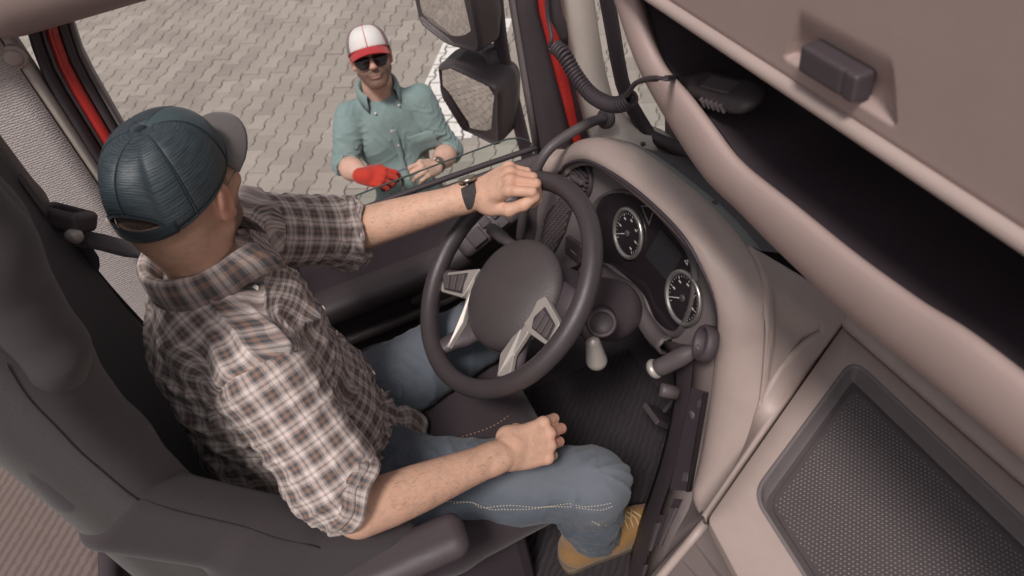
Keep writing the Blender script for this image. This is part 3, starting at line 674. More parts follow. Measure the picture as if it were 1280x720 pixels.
# right-hand lever with its socket, knob below
a, b = V((-0.815,0.572,1.925)), V((-0.850,0.513,1.867)); d = unit(b - a); f = V((-0.857,0.502,1.861))
sn_ = unit(V(-.35, -.72, .35)); g = G(); g.lathe(V((-0.800,0.570,1.960)) - sn_ * .02, sn_, [(.036, 0), (.036, .018), (.032, .024), (.027, .018), (.025, .004), (.001, .004)], 30); so_ = g.build('lever_socket', m_dark, dash, True)
g = G(); g.tube([a - d * .01, a + d * .008, a + d * .02, a + d * .04, b - d * .004, f], [.010, .011, .0165, .019, .0185, .0175], 18); lv = g.build('brake_lever', m_dark2, so_, True)
S = SDF(f - .05, f + .05, .002); S.ell(f, (.021, .021, .013), .002, (np.cross(d, V(0, 0, 1)), np.cross(np.cross(d, V(0, 0, 1)), d), d)); sdf_obj('lever_cap', S, m_silver, so_, 2)
kc = V((-0.830,0.516,1.809)); g = G(); g.lathe(kc, sn_, [(.015, -.02), (.015, .012), (.013, .016), (.001, .017)], 18); g.build('dash_knob', m_dark2, dash, True)

# centre console column facing the driver: dark switch face and taupe lower face
dl = [V(q) for q in ((-0.930,0.561,1.843), (-0.900,0.575,1.746), (-0.875,0.552,1.643), (-0.850,0.504,1.499), (-0.820,0.437,1.360), (-0.790,0.358,1.142), (-0.770,0.292,0.950))]
dm = [V(q) for q in ((-0.840,0.583,1.903), (-0.825,0.569,1.805), (-0.800,0.543,1.713), (-0.770,0.496,1.602), (-0.735,0.435,1.501), (-0.700,0.366,1.315), (-0.680,0.317,1.132))]
di = [V(q) for q in ((-0.797,0.600,1.922), (-0.778,0.584,1.853), (-0.752,0.559,1.733), (-0.718,0.517,1.655), (-0.684,0.482,1.606), (-0.655,0.409,1.518), (-0.625,0.322,1.255))]
dl, dm, di = (bez(q, 40) for q in (dl, dm, di))
back = lambda q, k: q + V(.06 * k, .10 * k, -.02 * k)
g = G(); g.grid([[back(q, 1.2) for q in dl], list(dl), [q * .5 + r * .5 + V(-.006, -.008, 0) for q, r in zip(dl, dm)], list(dm)]); o = g.build('console_edge', m_dark, dash, True)
g = G(); g.grid([list(dm), [q * .5 + r * .5 for q, r in zip(dm, di)], list(di)]); cf = g.build('console_face', plain('console_taupe', (.14, .112, .108), .5, gs=.3), dash, True); solid(cf, .01)
# orientation of the console face
fx = lambda t, s: (dm[int(t * 39)] * (1 - s) + di[int(t * 39)] * s)
def facebox(t0, t1, s0, s1, h, name, mat, par, bw=.002):
    a, b, c_, d_ = fx(t0, s0), fx(t0, s1), fx(t1, s1), fx(t1, s0); n = unit(np.cross(b - a, d_ - a)); n = n if n @ V(-.6, -.5, .6) > 0 else -n
    g = G(); g.prism([q + n * .0015 for q in (a, b, c_, d_)], n * h); o = g.build(name, mat, par); fixn(o); bevel(o, bw); return o, n
o, n_ = facebox(.14, .46, .12, .92, .003, 'radio_slot', m_black, cf)
for k in range(5): facebox(.16 + .055 * k, .20 + .055 * k, .60 + .0 * k, .85, .010, 'console_button', m_dark2, cf)
facebox(.15, .45, .90, .98, .012, 'slot_rail', m_gloss, cf)
g = G(); q = fx(.22, .45); g.lathe(q, n_, [(.011, 0), (.011, .012), (.008, .016), (.001, .016)], 16); g.build('volume_knob', m_dark2, cf, True)
for (t0, t1, s0, s1) in ((.48, .63, .40, .72), (.53, .66, .04, .28), (.70, .76, .08, .30)):
    facebox(t0, t1, s0, s1, .002, 'switch_recess', m_black, cf); facebox(t0 + .01, t1 - .01, s0 + .03, s1 - .03, .008, 'rocker_switch', m_dark2, cf)
g = G(); q = V((-0.800,0.385,1.161)); g.box(q, (.006, .012, .03), (V(1, .4, 0), V(-.4, 1, 0), V(0, 0, 1))); o = g.build('red_lever', m_red, dash); bevel(o, .004)

g = G(); fa_, fb_ = V((-0.630,0.478,1.644)), V((-0.600,0.102,1.246)); ks = range(17, 40); fq = lambda k: fa_ + (V((-0.640,0.480,1.652)) - fa_) * max(0, (24 - k) / 7) + (fb_ - fa_) * max(0, k - 24) / 15
g.grid([[di[k] + V(0, 0, -.001) for k in ks], [(di[k] + fq(k)) / 2 + V(-.002, .003, -.003) for k in ks], [fq(k) for k in ks]]); o = g.build('console_corner', bpy.data.materials['console_taupe'], dash, True)

# dash top to the right of the hood, ledge with recess, then the tray
gl0, gl1 = V((-0.753,0.863,1.915)), V((-0.557,0.424,1.815))
gl_ = [gl0 * (1 - t) + gl1 * t for t in np.linspace(0, 1, 24)]
# the outer edge of the hood on its lower right side, going up to the far end
ho = [V(*[np.interp(t, np.arange(70), outer[:, k]) for k in range(3)]) for t in np.linspace(38, 69, 72)]
gl_ = [gl0 * (1 - t) + gl1 * t for t in np.linspace(-.06, 1, 72)]
rows = []; sm_ = lambda e0, e1, q: (lambda t: t * t * (3 - 2 * t))(min(1, max(0, (q - e0) / (e1 - e0))))
for i in range(72):
    t = i / 71; a, b = ho[i], gl_[i]; row = [a - V(-.01, .01, .020)]
    for k in range(41):
        s = k / 40; p = a * (1 - s) + b * s + V(0, 0, -.003 * (1 - s))
        hi_ = .88 - 1.9 * max(0, t - .16); dep = sm_(.07, .17, s) * (1 - sm_(hi_ - .09, hi_, s)) * sm_(.14, .175, t) * (1 - sm_(.46, .58, t))
        row.append(p - V(-.004, .004, .022) * dep * 1.7)
    row.append(b - V(-.004, .004, .012)); rows.append(row)
g = G(); g.grid(rows); led = g.build('dash_ledge', m_taupe, dash, True); solid(led, .006, -1)
# far side: between the hood's rear edge and the windscreen
oo = [outer[i] for i in range(12, 39)]; rr_ = []
vs0 = [V(-1.50 + .73 * t, 0, 0) for t in np.linspace(0, 1, 32)]
for i, q in enumerate(oo):
    t = i / 26; wy = np.interp(q[0], [-1.48, -1.33, -1.0, -.4], [.865, .915, .985, 1.04])
    rr_.append([q - V(0, .0, .004), q + V(0, .018, -.012), V(q[0], max(q[1] + .022, min(q[1] + .036, wy)), q[2] - .030), V(q[0] + .02, wy, 1.925)])
g = G(); g.grid([r[:3] for r in rr_]); o = g.build('vent_strip', m_teal, dash, True); fixn(o)
g = G(); g.grid([r[2:] for r in rr_]); o = g.build('screen_ledge', m_dark, dash, True); fixn(o)
for q in ((-1.296,0.735,2.058), (-1.019,0.740,2.069)):
    g = G(); g.disc(V(q) + V(0, .0, .004), (0, -.1, 1), .006, .005, 10); g.build('vent_nozzle', m_dark, o)
def dish(name, pts3, n, depth, mat, par, rad=.015, flare=.014, up=.003):
    """rim, sloping wall and floor of a shallow recess"""
    ax = unit(pts3[1] - pts3[0]); ay = np.cross(n, ax); c = np.mean(pts3, 0)
    p2 = roundpoly([((p - c) @ ax, (p - c) @ ay) for p in pts3], rad, 6); c2 = np.mean([V(q) for q in p2], axis=0)
    def off(d):
        out = []
        for i, q in enumerate(p2):
            e1 = unit(V(q) - V(p2[i - 1])) if np.linalg.norm(V(q) - V(p2[i - 1])) > 1e-7 else V(1, 0); e2 = unit(V(p2[(i + 1) % len(p2)]) - V(q)) if np.linalg.norm(V(p2[(i + 1) % len(p2)]) - V(q)) > 1e-7 else e1
            t = unit(e1 + e2); nn = V(-t[1], t[0]); nn = nn if nn @ (c2 - V(q)) > 0 else -nn; out.append(V(q) + nn * d)
        return out
    at = lambda L, h: [c + ax * q[0] + ay * q[1] + n * h for q in L]
    g = G(); g.grid([at(off(-.004), up * .2), at(off(-.001), up), at(off(.002), up), at(off(.004), -.001), at(off(flare * .8), -depth * .85), at(off(flare * 1.2), -depth)], cv=True)
    rim = g.build(name, mat, par, True); fixn(rim); return rim, at(off(flare * 1.1), -depth), c, ax, ay, p2
# tray top
tz = 1.90
tp = [V(q) for q in ((-0.751,0.876,1.900), (-0.515,0.399,1.900), (-0.323,0.375,1.900), (.55, .20, 1.9), (.55, .93, 1.9))]
hole = [V(q) for q in ((-0.665,0.819,1.900), (-0.517,0.490,1.900), (-0.208,0.461,1.900), (.35, .42, 1.9), (.35, .83, 1.9))]
hp2 = roundpoly([(p[0], p[1]) for p in hole], .035, 8); op2 = roundpoly([(p[0], p[1]) for p in tp], .012, 8)
g = G(); ni = len(hp2); c2 = np.mean([V(q) for q in hp2], axis=0)
g.grid([[(q[0], q[1], tz - .03) for q in op2], [(q[0], q[1], tz - .006) for q in op2], [(V(q) * .995 + V(c2) * .005).tolist() + [tz] for q in op2], [(q[0], q[1], tz) for q in hp2]], cv=True)
tt = g.build('tray_top', m_taupe, dash, True); fixn(tt)
hole3 = [V(p[0], p[1], tz) for p in hole]
rim, flr, dc, dax, day, dp2 = dish('tray_rim', hole3, V(0, 0, 1), .030, m_greypan, dash, .035, .012, .004)
fan = lambda L: ([tuple(np.mean(L, axis=0))] + [tuple(p) for p in L], [(0, i + 1, (i + 1) % len(L) + 1) for i in range(len(L))])
flr = [V(p[0], p[1], tz - .030) for p in roundpoly([fc_ for fc_ in [V(p[0], p[1]) for p in hole]], .035, 8)]
g = G(); g.add(*fan(flr)); o = g.build('tray_floor', m_dark2, rim); fixn(o)
if o.data.polygons[0].normal[2] < 0: o.data.flip_normals()
def inset(P, d):
    out = []; c = np.mean(P, axis=0); n = len(P); L = []
    for i in range(n):
        a, b = V(P[i]), V(P[(i + 1) % n]); t = unit(b - a); nn = V(-t[1], t[0]); nn = nn if nn @ (c - a) > 0 else -nn; L.append((a + nn * d, t))
    for i in range(n):
        (p, t), (q, u) = L[i - 1], L[i]; k = np.linalg.solve(np.array([t, -u]).T, q - p); out.append(p + t * k[0])
    return out
h2 = [V(p[0], p[1]) for p in hole]; fc = np.mean(h2, axis=0)
matp = roundpoly(inset(h2, .024), .026, 8)
g = G(); g.add(*fan([V(p[0], p[1], tz - .0265) for p in matp])); g.grid([[V(p[0], p[1], tz - .0265) for p in matp], [V(p[0], p[1], tz - .0298) for p in matp]], cv=True); mt = g.build('tray_mat', plain('tray_rubber', (.085, .069, .072), .38, grain=600, gs=.2), rim); fixn(mt)
ux = unit(V(hole[1][:2]) - V(hole[0][:2])); uy = V(-ux[1], ux[0])
sg = G(); P_ = .0074
mp_ = inset(h2, .032)
for i in range(-100, 101):
    for j in range(-90, 91):
        q = V(hole[0][:2]) + ux * (i * P_) + uy * (j * P_ * .9 + (i % 2) * P_ * .45)
        if q[0] > .02 or not inpoly(q, mp_): continue
        z0 = tz - .0262; h = .0011; r = .0021
        ring = [(q[0] + r * math.cos(t), q[1] + r * math.sin(t), z0) for t in np.linspace(0, 2 * PI, 6, endpoint=False)]
        rg2 = [(q[0] + r * .55 * math.cos(t), q[1] + r * .55 * math.sin(t), z0 + h) for t in np.linspace(0, 2 * PI, 6, endpoint=False)]
        sg.add(ring + rg2, [(k, (k + 1) % 6, 6 + (k + 1) % 6, 6 + k) for k in range(6)] + [(6, 7, 8, 9, 10, 11)])
o = sg.build('mat_studs', plain('stud_rubber', (.15, .125, .127), .32, grain=0), rim, True); o['kind'] = 'stuff'
# windscreen-side roll of the tray
g = G(); g.tube([V((-0.766,0.876,1.905)) + V(-.03, .005, 0), (-0.735,0.877,1.905), (-0.353,0.889,1.905), (.55, .965, 1.905)], .022, 12, flat=.6); g.build('tray_back_roll', m_taupe, dash, True)
# console front below the groove: taupe drawers
f0, f1 = V((-0.630,0.478,1.644)), V((-0.600,0.102,1.246)); f2_, f3 = V((-0.470,0.547,1.442)), V((-0.500,0.485,0.752))
g = G(); g.grid([[f0 * (1 - t) + f1 * t for t in np.linspace(0, 1, 12)], [f2_ * (1 - t) + f3 * t for t in np.linspace(0, 1, 12)]]); cfb = g.build('console_front', plain('drawer_taupe', (.17, .135, .13), .5, gs=.3), dash); solid(cfb, .01, -1)
nf = unit(np.cross(f1 - f0, f2_ - f0)); nf = nf if nf @ V(-.1, -.6, .7) > 0 else -nf
q = lambda x, y: plane_hit(x, y)
def onp(s, t): return (f0 * (1 - t) + f1 * t) * (1 - s) + (f2_ * (1 - t) + f3 * t) * s
g = G(); g.tube([onp(.03, t) + nf * .004 for t in np.linspace(0, .9, 8)], .010, 8); g.build('console_rib', m_taupe, cfb, True)
g = G(); g.prism([onp(.25, .25) + nf * .001, onp(.25, .9) + nf * .001, onp(.9, .9) + nf * .001, onp(.9, .10) + nf * .001], nf * .006); o = g.build('drawer', plain('drawer_front', (.20, .16, .155), .5, gs=.3), cfb); fixn(o); bevel(o, .005, 3)
g = G(); g.tube(bez([onp(.40, .50) + nf * .008, onp(.47, .36) + nf * .014, onp(.60, .30) + nf * .014, onp(.70, .34) + nf * .008], 12), [.002] + [.006] * 10 + [.002], 8); g.build('drawer_pull', m_taupe, cfb, True)

# ------------------------------------------------------------------ steering wheel
whl = thing('steering_wheel', 'black leather steering wheel with silver spokes under the driver hand', 'steering wheel', tuple(WC))
rings = []
for k in range(72):
    t = 2 * PI * k / 72; d = WX * math.cos(t) + WY * math.sin(t); c = WC + d * .2165
    rings.append([c + d * .0190 * math.cos(s) + WN * .0205 * math.sin(s) for s in np.linspace(0, 2 * PI, 14, endpoint=False)])
g = G(); g.grid(rings, cu=True, cv=True); g.build('wheel_rim', m_leather, whl, True)
wd = lambda L, h=0.0: [wp(q, h) for q in L]
S = SDF(WC - .19, WC + .19, .003)
ca_, sa_ = math.cos(R(23)), math.sin(R(23)); AX = WX * ca_ + WY * sa_; AY = -WX * sa_ + WY * ca_; wl_ = lambda u, v, h=0.0: WC + AX * u + AY * v + WN * h
S.ell(wl_(.010, -.002, -.030), (.118, .103, .038), .01, (AX, AY, WN)); S.ell(wl_(.004, -.060, -.034), (.086, .070, .034), .05, (AX, AY, WN)); S.cut(wl_(0, 0, -.040), -WN)
pad = sdf_obj('airbag_cover', S, m_pad, whl, 6)
# hub and spokes behind the cover
S = SDF(WC - .25, WC + .25, .004)
S.ell(wl_(0, -.01, -.046), (.098, .092, .028), .01, (AX, AY, WN))
S.ell(wl_(.0, -.088, -.050), (.074, .050, .018), .03, (AX, AY, WN)); S.cone(wl_(.05, .02, -.052), .036, wl_(.135, .015, -.046), .030, .02, flat=(WN, .45))
for sg_ in (-1, 1):
    S.cone(wl_(sg_ * .06, -.008, -.052), .030, wl_(sg_ * .150, -.03, -.040), .024, .02, flat=(WN, .5)); S.cone(wl_(sg_ * .150, -.03, -.040), .022, wl_(sg_ * .214, -.045, -.004), .013, .02, flat=(WN, .6))
    S.cone(wl_(sg_ * .048, -.06, -.050), .030, wl_(sg_ * .080, -.130, -.038), .024, .025, flat=(WN, .5)); S.cone(wl_(sg_ * .080, -.130, -.038), .023, wl_(sg_ * .108, -.188, -.006), .018, .02, flat=(WN, .6))
hub = sdf_obj('spoke_frame', S, m_dark, whl, 4)
def wring(name, pts, mat, par, h0, h1, rad=.006, bw=.002):
    g = G(); g.prism([wp(q, h0) for q in roundpoly(pts, rad)], WN * (h1 - h0)); o = g.build(name, mat, par); fixn(o); bevel(o, bw, 3, 50); return o
rs = [(0.104,0.052), (0.172,0.047), (0.179,0.043), (0.192,0.001), (0.135,-0.017), (0.107,-0.014), (0.096,0.029)]
r2 = [(0.108,0.002), (0.134,-0.018), (0.140,-0.068), (0.176,-0.094), (0.152,-0.118), (0.112,-0.092), (0.105,-0.015)]
wring('spoke_trim', rs, m_silver, whl, -.019, -.005)
g = G(); tops = [-.006, -.006, -.010, -.002, -.002, -.010, -.006]
g.loft([[wp(q, h - .012) for q, h in zip(r2, tops)], [wp(q, h) for q, h in zip(r2, tops)]]); o = g.build('spoke_trim', m_silver, whl); fixn(o); bevel(o, .003, 3, 30)
rb = [(0.123,0.040), (0.174,0.037), (0.186,0.007), (0.134,-0.006), (0.120,0.010)]
ro = wring('button_pad', rb, m_black, whl, -.013, -.0035, .003)
c0 = np.mean([V(q) for q in rb], axis=0)
def buttons(quad, par, n=3):
    a, b, c, d = [V(q) for q in quad]      # a-b top edge, d-c bottom edge
    for k in range(n):
        t0, t1 = (k + .06) / n, (k + .94) / n
        p = [a + (b - a) * t0, a + (b - a) * t1, d + (c - d) * t1, d + (c - d) * t0]; cc = np.mean(p, axis=0); p = [cc + (q - cc) * .9 for q in p]
        wring('wheel_button', p, m_dark2, par, -.004, .0005, .003, .0012)
buttons([(0.124,0.038), (0.171,0.037), (0.182,0.007), (0.134,-0.005)], ro)
ls = [(-0.166,-0.129), (-0.171,-0.112), (-0.089,-0.033), (-0.087,-0.051), (-0.077,-0.084), (-0.074,-0.103), (-0.140,-0.141)]
wring('spoke_trim', ls, m_silver, whl, -.023, -.008)
l2 = [(-0.093,-0.048), (-0.079,-0.083), (-0.036,-0.137), (-0.008,-0.189), (-0.001,-0.185), (-0.027,-0.131), (-0.068,-0.078)]
g = G(); tops = [-.011, -.011, -.013, -.003, -.003, -.013, -.011]
g.loft([[wp(q, h - .012) for q, h in zip(l2, tops)], [wp(q, h) for q, h in zip(l2, tops)]]); o = g.build('spoke_trim', m_silver, whl); fixn(o); bevel(o, .0015, 2, 30)
lb = [(-0.155,-0.123), (-0.157,-0.108), (-0.108,-0.061), (-0.095,-0.085), (-0.080,-0.098), (-0.132,-0.130)]
lo_ = wring('button_pad', lb, m_black, whl, -.016, -.0055, .003)
buttons([(-0.159,-0.113), (-0.107,-0.063), (-0.081,-0.097), (-0.131,-0.128)], lo_)

# ------------------------------------------------------------------ overhead bin above the windscreen
bin_ = thing('overhead_bin', 'taupe overhead storage bin with a dark opening and black latch', 'storage bin', (-.3, .6, 2.5))
inn = bez([(-1.02, .5, 2.80), (-0.942,0.500,2.653), (-0.914,0.500,2.612), (-0.878,0.500,2.565), (-0.842,0.500,2.541), (-0.784,0.500,2.529), (-0.725,0.500,2.510), (-0.659,0.500,2.490), (-0.553,0.500,2.491), (-0.446,0.500,2.492), (-0.358,0.500,2.499), (-0.233,0.500,2.511), (.3, .5, 2.50), (.6, .5, 2.50)], 90)
out = bez([(-1.10, .5, 2.74), (-1.021,0.510,2.626), (-0.986,0.510,2.584), (-0.932,0.510,2.516), (-0.891,0.510,2.479), (-0.810,0.510,2.428), (-0.737,0.510,2.400), (-0.667,0.510,2.397), (-0.578,0.510,2.389), (-0.453,0.510,2.387), (-.2, .5, 2.415), (.3, .5, 2.42), (.6, .5, 2.42)], 90)
rows = []
for a, b in zip(inn, out):
    rows.append([a + V(0, .030, -.040), a + V(0, .026, -.02), a + V(0, .018, -.004), a + V(0, .006, 0), a * .82 + b * .18 + V(0, -.004, 0), a * .5 + b * .5 + V(0, -.008, 0), a * .2 + b * .8 + V(0, -.003, 0), b + V(0, .012, 0), b + V(0, .04, .004), b + V(0, .33, -.03)])
g = G(); g.grid(rows); lipo = g.build('bin_lip', m_taupe_soft, bin_, True); fixn(lipo); subd(lipo, 1)
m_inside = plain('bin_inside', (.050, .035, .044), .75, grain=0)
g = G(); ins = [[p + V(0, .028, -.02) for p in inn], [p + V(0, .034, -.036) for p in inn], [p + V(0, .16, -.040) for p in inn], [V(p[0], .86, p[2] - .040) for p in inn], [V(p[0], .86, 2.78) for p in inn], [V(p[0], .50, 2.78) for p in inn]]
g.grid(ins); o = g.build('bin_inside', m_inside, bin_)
fl_ = []; ss_ = lambda e0, e1, q: (lambda t: t * t * (3 - 2 * t))(min(1, max(0, (q - e0) / (e1 - e0))))
fxs = sorted(list(np.linspace(-1.15, .6, 12)) + list(np.linspace(-.60, -.40, 81))); fzs = [(2.649, .503), (2.652, .494)] + [(z, .489 - (z - 2.70) * .075) for z in np.linspace(2.660, 2.76, 41)] + [(2.80, .482), (2.90, .474), (3.05, .462)]
for z, y in fzs:
    row = []
    for x in fxs:
        u = (2.738 - z) / .064; hw_ = .060 + .018 * max(0, min(1, u)); d = 0.0
        if 0 < u < 1: d = .013 * ss_(0, .75, u) * (1 - ss_(.93, 1.0, u)) * (1 - ss_(hw_ - .005, hw_, abs(x + .497)))
        row.append((x, y + d, z))
    fl_.append(row)
g = G(); g.grid(fl_); fp_ = g.build('bin_flap', m_taupe_soft, bin_, True)
g = G(); g.grid([[(x, .503, 2.649) for x in (-1.15, .6)], [(x, .53, 2.649) for x in (-1.15, .6)], [(x, .53, 3.05) for x in (-1.15, .6)]]); g.build('flap_back', m_taupe_soft, bin_)
g = G(); g.tube([(x, .494, 2.645) for x in np.linspace(-1.15, .6, 10)], .0095, 12); g.build('flap_bead', m_taupe, bin_, True)
# latch with its shallow pocket
lc = V(-.497, .4900, 2.6965)
S = SDF(lc - .12, lc + .12, .0022)
S.box(lc + V(0, -.003, 0), (.038, .012, .0140), .003, 0); S.box(lc + V(.021, -.019, 0), (.0022, .006, .03), .001, .001, None, 'sub'); lt = sdf_obj('bin_latch', S, m_dark, bin_, 2)

# ------------------------------------------------------------------ radio handset in the bin with its coiled lead
mic = thing('radio_handset', 'black radio handset lying in the overhead bin on a coiled lead', 'radio handset', (-0.830,0.600,2.473))
h0, h1 = V((-0.849,0.545,2.501)), V((-0.706,0.560,2.536)); d = unit(h1 - h0); up = unit(V(0, -.35, .94) - d * (V(0, -.35, .94) @ d)); sd = np.cross(up, d)
S = SDF(np.minimum(h0, h1) - .09, np.maximum(h0, h1) + .09, .0028)
S.cone(h0, .009, h0 + d * .03, .014, .01); S.box((h0 + h1) / 2 + d * .01, (.048, .024, .013), .011, .015, (d, sd, up)); S.ell(h1 - d * .008, (.022, .026, .013), .015, (d, sd, up))
o = sdf_obj('handset_body', S, plain('handset_plastic', (.055, .044, .047), .35, gs=.3), mic, 3)
g = G(); c = (h0 + h1) / 2 + up * .012; g.box(c + d * .02, (.030, .012, .003), (d, sd, up)); oo_ = g.build('handset_key', m_dark2, mic); bevel(oo_, .002)
for k in range(5):
    g = G(); g.box((h0 + h1) / 2 + d * (.004 + .010 * k) - sd * .025 + up * .0, (.0018, .003, .007), (d, sd, up)); g.build('handset_slot', m_greypan, mic)
cp = bez([(-1.440,0.603,2.290), (-1.400,0.606,2.283), (-1.360,0.611,2.252), (-1.310,0.618,2.230), (-1.250,0.624,2.235), (-1.200,0.631,2.255), (-1.170,0.641,2.281)], 400)
hel = []; up = V(0, 0, 1); prev = None
for i, p in enumerate(cp):
    t = unit(cp[min(i + 1, 399)] - cp[max(i - 1, 0)]); a = unit(np.cross(t, V(.3, .2, .9))); b = np.cross(t, a); th = i / 400 * 2 * PI * 34
    hel.append(p + .0135 * (a * math.cos(th) + b * math.sin(th)))
g = G(); g.tube(hel, .0043, 6); o = g.build('coiled_lead', m_black, mic, True)
g = G(); g.tube(bez([hel[-1], (-1.020,0.556,2.400), (-0.900,0.500,2.489), (-0.820,0.474,2.542), (-0.760,0.465,2.574), h0 - V(.01, .0, 0), h0], 30), .0042, 8); g.build('plain_lead', m_black, mic, True)
g = G(); g.tube(bez([hel[0], (-1.450,0.603,2.319), (-1.470,0.606,2.365), (-1.47, .63, 2.62)], 16), .0045, 8); g.build('plain_lead', m_black, mic, True)
# ------------------------------------------------------------------ driver's seat
seat = thing('driver_seat', 'grey fabric truck seat with black centre under the plaid shirted driver', 'seat', (-1.05, -.2, 1.25))
S = SDF((-1.42, -.62, 1.55), (-.62, -.2, 2.95), .006)
S.box((-1.06, -.452, 2.14), (.25, .048, .53), .04, 0, ((1, 0, 0), (0, .998, .05), (0, -.05, .998))); bk = sdf_obj('backrest', S, m_seatd, seat, 5)
# right bolster: front roll and raised upper pad
S = SDF((-.95, -.56, 1.75), (-.62, -.15, 3.0), .005)
S.chain([(-.80, -.345, 2.73), (-.80, -.35, 2.66), (-.795, -.375, 2.48), (-.79, -.375, 2.30), (-.775, -.355, 2.12), (-.76, -.30, 1.98)], [.06, .062, .058, .052, .05, .05], .03)
S.box((-.755, -.392, 2.30), (.05, .058, .46), .04, .03, ((1, .12, 0), (-.12, 1, .03), (0, -.03, 1)))
bo = sdf_obj('side_bolster', S, m_seat, seat, 6)
S = SDF((-.95, -.50, 2.2), (-.62, -.20, 3.0), .004)
S.chain([(-.775, -.335, 2.73), (-.772, -.338, 2.65), (-.770, -.352, 2.50), (-.765, -.365, 2.43)], [.058, .058, .05, .022], .02); sdf_obj('bolster_pad', S, fabric('pad_fabric', (.074, .064, .067), 1500, .45, .6), seat, 5)
# outer side panel and lower wing with their seams
S = SDF((-.86, -.60, 1.60), (-.60, -.05, 3.0), .005)
S.box((-.738, -.402, 2.52), (.033, .042, .24), .03, 0, ((1, .2, 0), (-.2, 1, 0), (0, 0, 1))); sp_ = sdf_obj('side_panel', S, m_seatm, seat, 4)
S = SDF((-.95, -.64, 1.5), (-.58, .15, 2.5), .005)
wax = lambda d: (lambda u: (u, unit(np.cross(V(1, .1, .1), u)), np.cross(u, unit(np.cross(V(1, .1, .1), u)))))(unit(d))
S.box((-.742, -.322, 2.13), (.16, .062, .040), .03, 0, wax((.0, .62, -.95))); S.box((-.735, -.215, 1.95), (.17, .085, .042), .035, .03, wax((.0, .85, -.75)))
wg_ = sdf_obj('seat_wing', S, m_seatm, seat, 6)
S = SDF((-1.35, -.45, 1.55), (-.68, .32, 1.85), .006)
S.box((-1.04, -.06, 1.66), (.27, .34, .07), .05); S.chain([(-.79, -.3, 1.70), (-.79, .0, 1.70), (-.80, .22, 1.68)], [.06, .06, .05], .02); S.chain([(-1.29, -.3, 1.70), (-1.29, .0, 1.70), (-1.28, .22, 1.68)], [.06, .06, .05], .02)
cu = sdf_obj('seat_cushion', S, m_seatd, seat, 4)
def stitch(name, path, par, mat, r=.0013, off=0):
    P = bez(path, 60); g = G()
    for i in range(0, 58, 2): g.tube([P[i], P[i] * .5 + P[i + 1] * .5, P[i + 1]], r, 5)
    return g.build(name, mat, par, True)
m_st = plain('orange_thread', (.30, .16, .10), .8, grain=0)
for dx in (0, .05): stitch('seat_stitching', [(-1.02 + dx, -.02, 1.733), (-.99 + dx, .08, 1.735), (-.98 + dx, .17, 1.733), (-1.0 + dx, .24, 1.727)], cu, m_st)
g = G(); g.box((-1.05, -.1, 1.42), (.22, .26, .17)); o = g.build('seat_base', m_black, seat); bevel(o, .03)
# armrest
S = SDF((-.85, -.45, 1.75), (-.50, .2, 2.02), .004)
S.box((-.69, -.142, 1.893), (.042, .172, .025), .026, 0, ((1, -.05, 0), (.05, 1, .06), (0, -.06, 1))); ar_ = sdf_obj('seat_armrest', S, m_dark, seat, 4)
# belt guide on the seat's far shoulder
gc = V((-1.270,-0.400,2.374)); ga = unit(V(.15, .35, -.55)); 
S = SDF(gc - .12, gc + .12, .003); gx = unit(V(.55, .75, -.25)); gy = unit(np.cross(V(-.5, .2, .8), gx)); gz = np.cross(gx, gy)
S.box(gc, (.044, .032, .018), .010, 0, (gx, gy, gz)); S.box(gc + gz * .015, (.026, .018, .016), .004, .003, (gx, gy, gz), 'sub'); gd_ = sdf_obj('belt_guide', S, m_dark, seat, 3)
g = G(); g.lathe(gc + gx * .03 - gz * .018 - gy * .03, gx, [(.008, 0), (.012, .006), (.012, .02), (.006, .026)], 14); g.build('guide_bolt', m_silver, gd_, True)
S = SDF((-1.45, -.6, 2.1), (-1.2, -.3, 2.9), .006); S.chain([(-1.32, -.47, 2.62), (-1.32, -.47, 2.55), (-1.315, -.465, 2.40), (-1.31, -.46, 2.2)], [.045, .045, .045, .03], .01); o = sdf_obj('far_bolster', S, m_dark2, seat, 4)
g = G(); a, b = V((-1.250,-0.413,2.477)), V((-1.240,-0.410,2.407)); g.box((a + b) / 2, (np.linalg.norm(b - a) / 2, .006, .005), (unit(b - a), np.cross(unit(b - a), V(0, .3, 1)), V(0, .3, 1))); g.build('guide_slot', m_black, o)

belt = thing('seat_belt', 'grey seat belt running from the seat guide behind the driver neck', 'seat belt', (-1.250,-0.371,2.325))
def ribbon(path, w, wid, n=30):
    P = bez(path, n); rows = []
    for i, p in enumerate(P):
        t = unit(P[min(i + 1, n - 1)] - P[max(i - 1, 0)]); wv = V(w) - t * (V(w) @ t); wv = unit(wv); rows.append([p - wv * wid / 2, p - wv * wid / 6, p + wv * wid / 6, p + wv * wid / 2])
    return G().grid(rows)
g = ribbon([(-1.270,-0.401,2.331), (-1.265,-0.372,2.310), (-1.250,-0.305,2.273), (-1.222, -.19, 2.328), (-1.235, -.10, 2.295), (-1.265, -.08, 2.20), (-1.25, -.09, 2.08)], (-.45, .25, .7), .030); o = g.build('shoulder_strap', m_strap, belt, True); solid(o, .0016)
g = ribbon([(-1.270,-0.401,2.331), (-1.285,-0.406,2.277), (-1.300,-0.423,2.223), (-1.33, -.40, 1.9), (-1.33, -.38, 1.7)], (.6, .6, 0), .046); o = g.build('belt_drop', m_strap, belt, True); solid(o, .0016)

